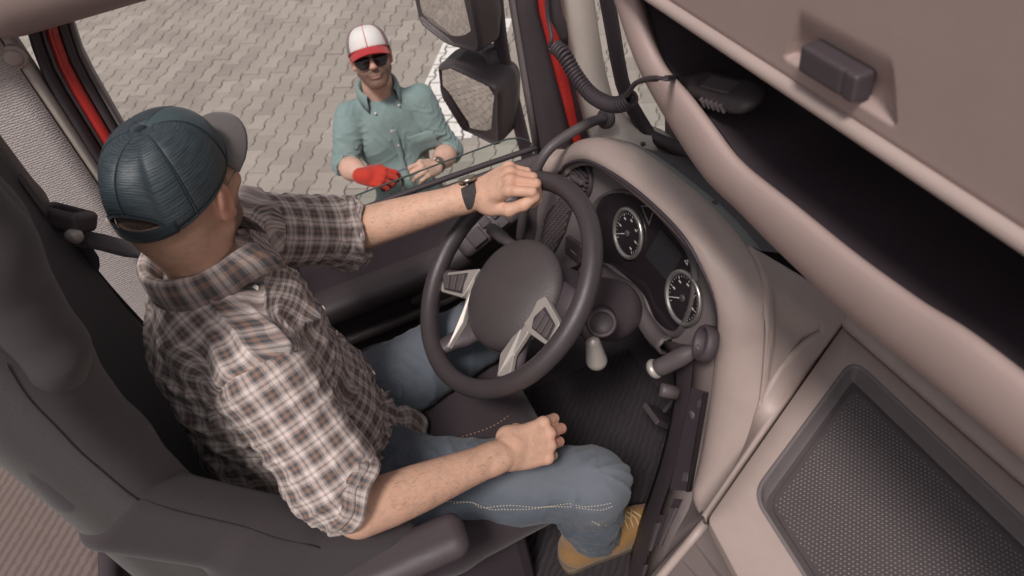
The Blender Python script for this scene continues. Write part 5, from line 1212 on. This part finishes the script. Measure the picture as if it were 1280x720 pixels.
kneeR = np.exp(-(np.linalg.norm(v - RKN, axis=1) / .10) ** 2); groin = np.exp(-(np.linalg.norm(v - RHIP - V(0, .06, .03), axis=1) / .14) ** 2) + np.exp(-(np.linalg.norm(v - LHIP - V(0, .06, .03), axis=1) / .14) ** 2)
fo = wr(ar_1 * .08, t1 * .45, 11, .085, .22) * .0045 * (d1 < d2) + wr(ar_2 * .06, t2 * .38, 12, .045, .15) * .008 * (d2 <= d1) + groin * wr(v[:, 0], v[:, 1] + v[:, 2] * .6, 13, .040, .12) * .009
back_k = np.exp(-(np.linalg.norm(v - (RKN + V(0, -.06, -.03)), axis=1) / .07) ** 2); fo += back_k * (1 - np.abs(np.sin((v[:, 2] * 1.0 + v[:, 1] * .7) / .022 * PI))) ** 2 * .007
v = v + nrm * fo[:, None]; jeans = obj('jeans', v, q, m_jean, drv, True)
fade = np.exp(-(ar_1 / .9) ** 2) * np.clip(t1 * 1.5, 0, 1) * (d1 < .13) + kneeR * .6 + .6 * np.exp(-(ar_3 / .9) ** 2) * (d3 < .13); point_attr(jeans, 'fade', np.clip(fade, 0, 1))
nrm = vnormals(v, q)
# outer seam with pale stitching, drawn along the thigh surface
thread = plain('denim_thread', (.46, .40, .34), .8, grain=0)
for off in (0.0, .0075):
    pin = bez([(-0.715,0.001,1.866), (-0.712,0.056,1.838), (-0.710,0.129,1.799), (-0.710,0.208,1.762), (-0.712,0.289,1.733), (-0.715,0.315,1.726)], 40)
    path = [onto(v, nrm, p + V(0, 0, -off), .0012)[0] for p in pin[::4]] + [onto(v, nrm, pin[-1] + V(0, 0, -off), .0012)[0]]
    P = bez(path, 110); g = G()
    for i in range(0, 108, 2): g.tube([P[i], P[i + 1]], .0011, 5)
    g.build('thigh_stitching', thread, jeans, True)
path = []
for t in np.linspace(0, 1, 10):
    p = RKN + V(.055 - .01 * t, -.028 + .03 * t, -.005 - .10 * t); pt, n_ = onto(v, nrm, p, .0012); path.append(pt)
P = bez(path, 40); g = G()
for i in range(0, 38, 2): g.tube([P[i], P[i + 1]], .0011, 5)
g.build('shin_stitching', thread, jeans, True)

# boots
def boot(ank, fwd, name):
    f = unit(V(fwd)); sx = unit(np.cross(f, V(0, 0, 1))); zz = V(0, 0, 1); a = V(ank[0], ank[1], 1.262); S = SDF(a - V(.16, .16, .02), a + V(.16, .30, .18), .003)
    S.cone(a + f * -.045 + zz * .045, .040, a + f * .06 + zz * .042, .043, .02); S.cone(a + f * .06 + zz * .042, .043, a + f * .165 + zz * .034, .036, .03); S.cone(a + f * -.03 + zz * .06, .042, a + f * -.025 + zz * .115, .046, .03); S.cone(a + f * .02 + zz * .085, .034, a + f * .12 + zz * .05, .030, .03)
    S.cut(a + zz * .014, V(0, 0, -1)); b = sdf_obj(name, S, m_boot, drv, 4)
    out = [(-.088, -.018), (-.075, -.036), (-.02, -.040), (.06, -.046), (.13, -.045), (.185, -.030), (.20, 0), (.185, .030), (.13, .045), (.06, .044), (-.02, .038), (-.075, .036), (-.088, .018)]
    P = bez([a + f * p[0] + sx * p[1] for p in out], 40, True); g = G(); g.prism(P, (0, 0, .020)); o = g.build('boot_sole', m_sole, b); fixn(o); bevel(o, .004)
    g = G(); ln_ = plain('boot_lace', (.42, .30, .16), .8, grain=0) if 'boot_lace' not in bpy.data.materials else bpy.data.materials['boot_lace']
    for k in range(6):
        t = k / 5; c = a + f * (.045 + .075 * t) + zz * (.118 - .034 * t); g.tube(bez([c - sx * .030 - zz * .014, c - sx * .012 + zz * .001, c + sx * .012 + f * .012 + zz * .001, c + sx * .030 + f * .012 - zz * .014], 8), .0024, 6)
        if k < 5: g.tube(bez([c + sx * .030 - zz * .014, c + sx * .012 + zz * .002, c - sx * .012 + f * .014, c - sx * .030 + f * .014 - zz * .016], 8), .0024, 6)
    c = a + f * .035 + zz * .125
    for s in (-1, 1): g.tube(bez([c, c + sx * s * .025 + zz * .012 + f * .01, c + sx * s * .045 - zz * .005 + f * .02, c + sx * s * .02 + f * .012 + zz * .002, c], 14), .0022, 6)
    g.build('boot_lace', ln_, b, True); return b
boot((-.848, .315, 0), (.02, 1, 0), 'boot'); boot((-1.27, .08, 0), (-.1, 1, 0), 'boot')

# trucker cap, built in head space
def cap(M, par, mats, label_part, back_open, brim_mat, rx=.0865, ry=.1075, top=.126, front=.045, backz=-.010, cyy=-.006, brim_len=.066, brim_droop=.30, btn=True, brim_w=.9):
    root = None; rimz = lambda az: (front + backz) / 2 + (front - backz) / 2 * math.sin(az)
    def pt(az, t, lift=0.0):
        z0 = rimz(az)
        if back_open:
            da = (az - 1.5 * PI) / R(33)
            if abs(da) < 1: z0 += .047 * math.sqrt(1 - da * da) ** 1.0
        ph = math.asin(min(1, max(0, t))) ; c = math.cos(ph)
        rr = c ** .62; sq = 1 + .018 * abs(math.sin(3 * (az - PI / 2))) - .009
        z = z0 + (top - z0) * math.sin(ph) ** 1.0
        x = (rx * rr * sq + lift) * math.cos(az); y = (ry * rr * sq + lift) * math.sin(az) + cyy; return V(x, y, z)
    pr = None
    for k in range(6):
        a0 = PI / 2 + k * PI / 3; rows = []
        for i in range(17):
            t = i / 16; row = []
            for j in range(21):
                az = a0 + (PI / 3) * j / 20; e = .0012 * math.exp(-(min(j, 20 - j) / 1.2) ** 2); row.append(pt(az, math.sin(t * PI / 2), .0022 - e))
            rows.append(row)
        cu_ = [(a0 + (PI / 3) * j / 20) * .095 for i in range(17) for j in range(21)]; cv_ = [i / 16 * .125 for i in range(17) for j in range(21)]
        g = G(); g.grid(rows); g.v = [tuple(to_world(M, p)) for p in g.v]
        if pr is None:
            pr = g.build('cap', mats[k], par, True); o = pr
        else: o = g.build('cap_panel', mats[k], pr, True)
        point_attr(o, 'cap_u', np.array(cu_)); point_attr(o, 'cap_v', np.array(cv_))
        solid(o, .0016, 0)
    for k in range(6):
        az = PI / 2 + k * PI / 3; g = G(); g.tube([to_world(M, pt(az, math.sin(t * PI / 2), .0026)) for t in np.linspace(0, .97, 16)], .0013, 6); g.build('cap_seam', mats[6], pr, True)
    g = G(); g.lathe(to_world(M, V(0, cyy, top - .001)), M[:3, 2], [(.007, 0), (.0065, .003), (.003, .0045), (.0001, .0048)], 14); g.build('cap_button', mats[6], pr, True)
    # sweat band / rim tape
    if back_open:
        azs = np.linspace(1.5 * PI - R(33), 1.5 * PI + R(33), 26); g = G(); g.tube([to_world(M, pt(a, 0, .0026)) for a in azs], .0022, 6); g.build('cap_tape', mats[6], pr, True)
        rows = [[to_world(M, V((rx + .004) * math.cos(a), (ry + .004) * math.sin(a) + cyy, rimz(a) + dz)) for a in np.linspace(1.5 * PI - R(40), 1.5 * PI + R(40), 26)] for dz in (-.002, .005, .012, .019)]
        g = G(); g.grid(rows); o = g.build('cap_strap', mats[6], pr, True); solid(o, .003, 0)
    azs = np.linspace((1.5 * PI + R(33)) if back_open else 0, (3.5 * PI - R(33)) if back_open else 2 * PI, 80); g = G(); g.tube([to_world(M, pt(a, 0, .0018)) for a in azs], .0022, 6); g.build('rim_tape', mats[6], pr, True)
    rows = []
    for i in range(9):
        t = i / 8; row = []
        for j in range(25):
            s = -1 + 2 * j / 24; az = PI / 2 - s * R(62); b = pt(az, 0, .001); L_ = brim_len * math.sqrt(max(0, 1 - (abs(s) ** 2.4) * .98)); x = b[0] * (1 + .10 * t); y = b[1] + L_ * t; z = b[2] - brim_droop * L_ * t - .020 * t * (abs(s) ** 2) - .008 * (abs(s) ** 2); row.append(to_world(M, V(x, y, z)))
        rows.append(row)
    g = G(); g.grid(rows); o = g.build('cap_brim', brim_mat, pr, True); solid(o, .003, 0)
    return pr
def m_mesh_(name, c0, c1, pitch=.0040):
    m = N(name); u = m.n('Attribute', attribute_name='cap_u').outputs['Fac']; v = m.n('Attribute', attribute_name='cap_v').outputs['Fac']
    ln = m.math('ABSOLUTE', m.math('SINE', m.math('MULTIPLY', m.math('ADD', v, m.math('MULTIPLY', m.noise(40, detail=2), .002)), PI / pitch)))
    l2 = m.math('ABSOLUTE', m.math('SINE', m.math('MULTIPLY', u, PI / .0021)))
    cc = m.n('CombineXYZ'); m.l(m.math('MULTIPLY', u, 22), cc.inputs[0]); m.l(m.math('MULTIPLY', v, 260), cc.inputs[1]); gl = m.noise(1, cc.outputs[0], 3, .7)  # stretched noise: uneven glints painted as pale streaks into the mesh colour
    f = m.math('ADD', m.math('MULTIPLY', ln, .24), m.math('ADD', m.math('MULTIPLY', l2, .12), m.math('MULTIPLY', gl, .92)))
    m.set(Base_Color=m.ramp(f, [(.42, c0), (.72, tuple(.45 * a + .55 * b for a, b in zip(c0, c1))), (.92, c1)]), Roughness=.45); m.bump(f, .6, .0012); return m.m
mm = m_mesh_('cap_mesh', (.014, .019, .025), (.050, .072, .084)); mf = m_denim_('cap_front_cloth', (.022, .036, .044), (.060, .090, .102), 900); mband = fabric('cap_band', (.018, .026, .032), 1200)
mbrim = fabric('grey_brim', (.125, .112, .112), 1300, .3, .5)
HC = HD.copy()
cap(HC, drv, [mm, mm, mm, mm, mm, mf, mband], 'cap', True, mbrim, rx=.0830, ry=.1065, top=.130, front=.050, backz=.008, cyy=-.009, brim_len=.074, brim_droop=.18)
# close-cropped hair seen through the cap's opening
S = SDF((-.12, -.14, -.06), (.12, .10, .14), .004); S.ell((0, -.015, .028), (.0775, .0975, .094), 0); S.cut((0, 0, -.012), (0, -.25, -1)); vv, qq = S.mesh(); obj('hair', to_world(HD, vv), qq, m_hair, drv, True)
def sunglasses(M, par, style):
    if style == 'aviator':
        g0 = None
        for sx in (-1, 1):
            L_ = bez([(sx * .008, .100, .018), (sx * .030, .101, .022), (sx * .056, .092, .018), (sx * .060, .088, .0), (sx * .046, .094, -.024), (sx * .026, .100, -.030), (sx * .010, .103, -.010)], 30, True)
            g = G(); g.prism([to_world(M, p) for p in L_], M[:3, 1] * .0022); o = g.build('sunglasses' if g0 is None else 'sunglass_lens', m_lens, par if g0 is None else g0); fixn(o)
            g0 = g0 or o
            g = G(); g.tube([to_world(M, p) for p in list(L_) + [L_[0]]], .0011, 6); g.build('lens_frame', m_metal, g0, True)
            g = G(); g.tube([to_world(M, V(sx * .060, .090, .012)), to_world(M, V(sx * .074, .078, .014)), to_world(M, V(sx * .0815, .01, .012)), to_world(M, V(sx * .083, -.02, .004))], .0014, 6); g.build('temple_arm', m_metal, g0, True)
        g = G(); g.tube([to_world(M, V(-.010, .102, .012)), to_world(M, V(0, .106, .014)), to_world(M, V(.010, .102, .012))], .0012, 6); g.build('bridge', m_metal, g0, True)
    else:
        g0 = None
        for sx in (-1, 1):
            rows = []
            for i in range(7):
                t = i / 6; row = []
                for j in range(13):
                    s = j / 12; x = .007 + .062 * s; yy = .1085 - .030 * s ** 2.2 - (.006 * (2 * t - 1) ** 2); hh = (.019 + .004 * math.sin(s * PI)) * (1 - .35 * max(0, s - .75) / .25); up_ = .016 - .002 * s
                    row.append(to_world(M, V(sx * x, yy, up_ - hh * 2 * t * (1.0 - .25 * max(0, .3 - s)))))
                rows.append(row)
            g = G(); g.grid(rows); o = g.build('sunglasses' if g0 is None else 'sunglass_lens', m_lens, par if g0 is None else g0, True); solid(o, .0022, 0); g0 = g0 or o
            g = G(); g.tube([rows[0][j] for j in range(13)], .0016, 6); g.build('lens_frame', m_black, g0, True)
            g = G(); g.tube([to_world(M, V(sx * .068, .080, .012)), to_world(M, V(sx * .079, .06, .014)), to_world(M, V(sx * .082, .0, .012)), to_world(M, V(sx * .083, -.02, .004))], .0026, 6); g.build('temple_arm', m_black, g0, True)
        g = G(); g.tube([to_world(M, V(-.010, .1085, .012)), to_world(M, V(0, .112, .012)), to_world(M, V(.010, .1085, .012))], .0026, 6); g.build('bridge', m_black, g0, True)
sunglasses(HD, drv, 'aviator')
# wrist watch with a camouflage-dark strap
def watch(c, axis, face, r, par, mat, wd=.011, cr=.017):
    ax = unit(axis); f = unit(V(face) - ax * (V(face) @ ax)); b = np.cross(ax, f); ring = []
    for dz, dr in ((-wd, .0), (-wd, .0028), (wd, .0028), (wd, .0)): ring.append([V(c) + ax * dz + (f * math.cos(t) * .86 + b * math.sin(t)) * (r + dr) for t in np.linspace(0, 2 * PI, 40, endpoint=False)])
    g = G(); g.grid(ring, cu=True, cv=True); o = g.build('watch', mat, par, False); fixn(o)
    q_ = V(c) + f * (r * .86 + .002); g = G(); g.lathe(q_, f, [(cr, 0), (cr, .007), (cr * .9, .010), (cr * .8, .0088), (.0001, .0088)], 28); g.build('watch_case', m_gloss, o, True)
    g = G(); g.lathe(q_, f, [(cr * .80, .0098), (cr * .94, .0104), (cr, .0072), (cr * 1.02, .003)], 28); g.build('watch_bezel', m_metal, o, True)
    g = G(); g.disc(q_ + ax * 0 + b * cr, b, .0025, .004, 10); g.build('watch_crown', m_metal, o); return o
m_wst = fabric('watch_strap', (.055, .048, .050), 260, .7, .6)
fdl = unit(LWR - LELB); watch(LWR - fdl * .010, fdl, V(-.45, -.05, .85), .0315, drv, m_wst, .0150, .020)

# ------------------------------------------------------------------ the man outside
hlp = thing('person', 'man in a teal shirt, red and white cap and sunglasses standing on the paving', 'person', (-2.96, .40, 0))
HH = headframe((-2.950, .422, 1.674), R(-99), R(-18), R(0))
NB2 = V(-2.985, .418, 1.515)
S = head_sdf(to_local(HH, NB2 - V(0, 0, .03)), .0028, (.060, .068)); v, q = S.mesh(); v = smooth_mesh(v, q, 3)
parts = [(to_world(HH, v), q, head_masks(v))]
hRSH, hLSH = V(-2.985, .276, 1.432), V(-2.955, .572, 1.418)
hRE, hLE = V((-2.905,0.175,1.273)), V((-2.895,0.644,1.164))
hRW, hLW = V((-2.745,0.217,1.287)), V((-2.740,0.536,1.204))
def forearm(elb, wri, dirv, n, s, curls, thumb, scale=1.0):
    S = SDF(np.minimum(elb, wri) - .13, np.maximum(elb, wri) + .17, .0026); f = unit(wri - elb)
    S.cone(elb, .044, elb + f * .08, .045, .03); S.cone(elb + f * .08, .045, wri, .028, .03); r = hand_prims(S, wri, dirv, n, s, curls, thumb, scale)
    v, q = S.mesh(); return smooth_mesh(v, q, 2), q, r
# right hand (gloved): separate glove over a short hand; left hand bare
gl_d = V((-2.680,0.303,1.283)) - hRW
S = SDF(np.minimum(hRE, hRW) - .13, np.maximum(hRE, hRW) + .17, .003); f = unit(hRW - hRE); S.cone(hRE, .044, hRE + f * .08, .045, .03); S.cone(hRE + f * .08, .045, hRW + unit(gl_d) * .03, .026, .03); v, q = S.mesh(); parts.append((smooth_mesh(v, q, 2), q, {}))
S = SDF(hRW - .15, hRW + .18, .0026)
kn_, tips_, *_ = hand_prims(S, hRW, gl_d, V(.45, -.25, .80), V(.35, .35, .6), [(R(35), R(55), R(35)), (R(42), R(58), R(35)), (R(48), R(60), R(35)), (R(52), R(62), R(35))], [(.025, .030, -.012), (.055, .046, -.022), (.085, .040, -.034), (.104, .030, -.040)], 1.10)
S.cone(hRW - unit(gl_d) * .005, .034, hRW + unit(gl_d) * .03, .036, .008); v, q = S.mesh(); v = smooth_mesh(v, q, 2); glove_v, glove_q = v, q; kn_R, tips_R = kn_, tips_
lf_d = V((-2.680,0.444,1.261)) - hLW
v, q, (kn_L, tips_L, *_) = forearm(hLE, hLW, lf_d, V(.55, .15, .8), V(.4, -.3, .6), [(R(30), R(45), R(25)), (R(42), R(52), R(30)), (R(50), R(58), R(30)), (R(56), R(60), R(30))], [(.022, .032, -.010), (.055, .046, -.018), (.082, .040, -.030), (.100, .030, -.036)], 1.02)
parts.append((v, q, {}))
S = SDF((-3.2, .05, .05), (-2.75, .8, 1.56), .009)
S.ell((-2.97, .42, 1.22), (.10, .15, .24), .03); S.ell((-2.96, .41, .98), (.10, .14, .14), .03)
for y in (.32, .51): S.chain([(-2.96, y, .92), (-2.94, y, .50), (-2.97, y, .09)], [.075, .05, .038], .02)
S.cone(hRSH, .05, hRE, .038, .02).cone(hLSH, .05, hLE, .038, .02).cone((-2.98, .43, 1.36), .07, NB2, .055, .02)
v, q = S.mesh(); parts.append((smooth_mesh(v, q, 3), q, {}))
body2 = join_islands('body', parts, m_skin2, hlp)
gm = fabric('red_glove', (.50, .045, .03), 700, .25, .7); gmd = fabric('glove_palm', (.055, .05, .065), 700)
glo = obj('glove', glove_v, glove_q, gm, hlp, True); glo['label'] = 'red knitted work glove with dark grey fingertips'
S = SDF(hRW - .15, hRW + .20, .003)
for i in range(4): S.cone(kn_R[i] * .25 + tips_R[i] * .75, .0115, tips_R[i], .0100, .004)
S.ell(kn_R[1] * .4 + tips_R[1] * .6 - V(0, 0, .012), (.03, .03, .014), .01); sdf_obj('glove_palm', S, gmd, glo, 2)
# teal shirt
S = SDF((-3.22, .02, .86), (-2.70, .86, 1.56), .005)
S.ell((-2.975, .422, 1.29), (.118, .162, .20), .03); S.ell((-2.98, .425, 1.405), (.090, .145, .075), .04); S.ell((-2.955, .415, 1.08), (.125, .150, .17), .04); S.ell((-2.955, .41, .95), (.122, .152, .10), .04)
for sh in (hRSH, hLSH): S.cone(NB2 + V(.0, 0, -.040), .052, sh + V(0, 0, .0), .052, .025)
for sh, el, wri in ((hRSH, hRE, hRW), (hLSH, hLE, hLW)):
    S.cone(sh + V(0, 0, .008), .066, el, .056, .02); S.cone(el, .053, el + unit(wri - el) * .05, .051, .015)
S.ell(NB2 + V(.014, 0, .055), (.066, .062, .06), .008, None, 'sub'); S.cone(NB2 + V(.075, -.004, .03), .028, NB2 + V(.105, -.006, -.075), .004, .006, 'sub')
hrn, hln = unit(unit(hRE - hRSH) * .3 + unit(hRW - hRE) * .9), unit(unit(hLE - hLSH) * .3 + unit(hLW - hLE) * .9)
RC2, LC2 = hRE + unit(hRW - hRE) * .032, hLE + unit(hLW - hLE) * .032
half(S, RC2, hrn, .10); half(S, LC2, hln, .10); S.cut((-2.96, .4, .905), (0, 0, -1))
v, q = S.mesh(); v = smooth_mesh(v, q, 3); nrm = vnormals(v, q)
b0, b1 = V(-2.96, .41, .9), V(-2.98, .425, 1.48); at = around(v, b0, b1 - b0, V(-1, 0, 0)); ht = (v - b0) @ unit(b1 - b0)
e1, s1 = segdist(v, hRSH, hRE); e2, s2 = segdist(v, hLSH, hLE); isa = np.minimum(e1, e2) < .088
an = np.where(e1 < e2, around(v, hRSH, hRE - hRSH, V(1, 0, 0)), around(v, hLSH, hLE - hLSH, V(1, 0, 0))); sl = np.where(e1 < e2, s1, s2) * .3
fo = np.where(isa, wr(an * .065, sl, 21, .045, .16) * (.003 + .006 * (sl / .3)), wr(at * .17, ht, 22, .085, .26) * .0045 + np.exp(-((ht - .1) / .12) ** 2) * wr(at * .17, ht, 23, .05, .2) * .007)
sag = .009 * np.sin(v[:, 1] * 24 + 1) * np.sin(v[:, 2] * 16)
v = v + nrm * (fo + sag)[:, None]; sh2 = obj('shirt', v, q, m_chamb, hlp, True); nrm = vnormals(v, q)
collar(NB2 + V(.004, 0, .0), (.10, 0, 1), (1, -.03, 0), .071, .076, m_chamb, sh2, -2.35, 2.35, .036, .060)
cuff(RC2 + hrn * .004, hrn, V(0, 0, 1), .0515, .036, sh2, m_chamb, 'cuff', 5); cuff(LC2 + hln * .004, hln, V(0, 0, 1), .0515, .036, sh2, m_chamb, 'cuff', 6)
# placket, buttons, chest pocket
fr = lambda y, z, l=.003: onto(v, nrm, (-2.80, y, z), l)[0]
rows = [[fr(.412 + dy, z, .0015) for z in np.linspace(.95, 1.395, 24)] for dy in (-.016, -.008, 0, .008, .016)]
rows = [np.array([np.convolve(np.pad(np.array(r)[:, k], 2, 'edge'), np.ones(5) / 5, 'valid') for k in range(3)]).T + V(.003, 0, 0) for r in rows]
g = G(); g.grid(rows); o = g.build('placket', m_chamb, sh2, True); solid(o, .003, 0)
for z in (1.375, 1.30, 1.225, 1.15, 1.075, 1.0):
    c, n_ = onto(v, nrm, (-2.80, .412, z), .006); surf_button(c, unit(n_ + V(1, 0, 0)), .006, sh2)
rows = [[fr(y, z, .002) for y in np.linspace(.470, .575, 12)] for z in np.linspace(1.195, 1.325, 12)]
g = G(); g.grid(rows); o = g.build('chest_pocket', m_chamb, sh2, True); solid(o, .003, 0); sm = o.modifiers.new('smooth', 'SMOOTH'); sm.iterations = 6
for s in (-1, 1): surf_button(NB2 + V(.098, s * .052, -.052), V(1, s * .3, .5), .0048, sh2)
# trousers and shoes
S = SDF((-3.2, .15, .05), (-2.74, .68, 1.0), .008); S.ell((-2.96, .41, .93), (.115, .165, .10), .03)
for y in (.32, .51): S.chain([(-2.96, y, .90), (-2.935, y, .50), (-2.965, y, .10)], [.088, .072, .065], .03)
S.cut((0, 0, .065), (0, 0, -1)); v, q = S.mesh(); v = smooth_mesh(v, q, 3); nrm = vnormals(v, q); v = v + nrm * (wr(v[:, 1] * 2, v[:, 2], 31, .09, .2) * .006)[:, None]; obj('trousers', v, q, m_jean2, hlp, True)
for y in (.31, .52):
    S = SDF((-3.1, y - .09, -.01), (-2.7, y + .09, .15), .004); S.cone((-3.02, y, .05), .042, (-2.80, y * 1.02 - .008, .036), .034, .02); S.cone((-2.98, y, .05), .042, (-2.97, y, .11), .045, .03); S.cut((0, 0, .003), (0, 0, -1)); o = sdf_obj('shoe', S, m_boot, hlp, 4)
    g = G(); g.prism(bez([(-3.065, y, .0), (-3.03, y - .042, 0), (-2.84, y - .044, 0), (-2.76, y, 0), (-2.84, y + .044, 0), (-3.03, y + .042, 0)], 30, True), (0, 0, .018)); o2 = g.build('shoe_sole', m_sole, o); fixn(o2)
m_cw = fabric('white_cap_cloth', (.74, .71, .69), 900, .06, .3); m_cr = fabric('red_cap_cloth', (.46, .030, .035), 900, .2, .4); m_cg = m_mesh_('grey_cap_mesh', (.10, .12, .125), (.27, .30, .30))
HC2 = HH.copy()
cp2 = cap(HC2, hlp, [m_cw, m_cg, m_cg, m_cg, m_cg, m_cw, m_cr], 'cap', True, m_cr, rx=.084, ry=.104, top=.124, front=.050, brim_len=.060, brim_droop=.30)
S = SDF((-.12, -.14, -.06), (.12, .10, .14), .004); S.ell((0, -.016, .030), (.0785, .0985, .094), 0); S.cut((0, 0, -.005), (0, -.1, -1)); vv, qq = S.mesh(); obj('hair', to_world(HH, vv), qq, m_hair, hlp, True)
sunglasses(HH, hlp, 'sport')
f2 = unit(hLW - hLE); watch(hLW - f2 * .010, f2, V(.3, .2, .9), .031, hlp, m_wst, .012, .018)
# what he holds: red strap with a metal carabiner
pm_ = (tips_R[0] + tips_L[0]) / 2 + V(.015, 0, .012)
crb = thing('carabiner', 'small grey blue carabiner with red strap held between glove and bare hand', 'carabiner', tuple(pm_))
ux_ = unit(tips_L[0] - tips_R[0]); uz_ = unit(np.cross(ux_, V(.8, .1, .5)))
L_ = [pm_ + ux_ * (x * .036 + .012) + uz_ * z * .016 for x, z in ((-1, -.3), (-.8, -.9), (.5, -1), (1, -.2), (.8, .8), (-.6, 1), (-1, .4))]
P = bez(L_, 40, True); g = G(); g.tube(list(P) + [P[0]], .0038, 8); g.build('metal_loop', plain('blue_grey_metal', (.22, .24, .32), .35, grain=0, metal=.7), crb, True)
g = ribbon([tips_R[1] + V(0, -.01, 0), tips_R[0] + V(.006, .0, .012), pm_ - ux_ * .03 + V(.003, 0, .006), pm_ + ux_ * .0 + V(.004, 0, .0)], uz_, .020, 20); o = g.build('red_strap', m_cr, crb, True); solid(o, .004, 0)
g = ribbon([tips_R[0] + V(.008, .01, .004), tips_R[0] + V(.012, .018, -.03), tips_R[1] + V(.012, .012, -.07)], ux_, .014, 16); o = g.build('dark_strap', m_strap, crb, True); solid(o, .004, 0)
# ------------------------------------------------------------------ seat seams, laid on the finished cushions
m_seam = plain('seam_thread', (.030, .024, .025), .9, grain=0)
def seam(o, pts, par=None, r=.0013, n=50, lift=.0002):
    me = o.data; vv = np.empty(len(me.vertices) * 3); me.vertices.foreach_get('co', vv); vv = vv.reshape(-1, 3) + WORLD_OFF[o.name]; nn = np.empty(len(me.vertices) * 3); me.vertices.foreach_get('normal', nn); nn = nn.reshape(-1, 3)
    P = [onto(vv, nn, p, lift)[0] for p in bez(pts, n)]; P = bez(np.concatenate([np.array(P)[:-1:9], np.array(P)[-1:]]), n); g = G(); g.tube(P, r, 6); return g.build('seat_seam', m_seam, par or o, True)
seam(bo, [(-0.720,-0.364,2.548), (-0.720,-0.367,2.453), (-0.720,-0.364,2.351), (-0.720,-0.357,2.268)])
seam(bo, [(-0.740,-0.367,2.245), (-0.750,-0.331,2.233), (-0.770,-0.314,2.179)])
seam(wg_, [(-0.700,-0.433,2.396), (-0.700,-0.397,2.343), (-0.700,-0.350,2.291)])
seam(wg_, [(-0.700,-0.347,2.287), (-0.700,-0.304,2.193), (-0.700,-0.248,2.101), (-0.700,-0.192,2.007)])
# fine arm hair on the driver's forearms
def arm_hair(A, B, n, seed, name='arm_hair'):
    rg = np.random.default_rng(seed); me = body.data; vv = np.empty(len(me.vertices) * 3); me.vertices.foreach_get('co', vv); vv = vv.reshape(-1, 3) + WORLD_OFF[body.name]
    nn = np.empty(len(me.vertices) * 3); me.vertices.foreach_get('normal', nn); nn = nn.reshape(-1, 3); d, t = segdist(vv, A, B); ok = np.where((d < .055) & (t > .12) & (t < .97) & (d > .02))[0]
    ax = unit(B - A); g = G()
    for i in rg.choice(ok, n):
        p, m = vv[i], nn[i]; td = ax + rg.normal(0, .35, 3); td = unit(td - m * (td @ m)); e = p + (td * .8 + m * .35) * rg.uniform(.005, .010); w = np.cross(td, m) * .00022
        g.add([p - w, p + w, e], [(0, 1, 2)])
    o = g.build(name, m_armh, body); o['kind'] = 'stuff'
m_armh = plain('arm_hair', (.22, .125, .075), .6, grain=0)
arm_hair(RELB, RWR, 800, 1); arm_hair(LELB, LWR, 700, 2)
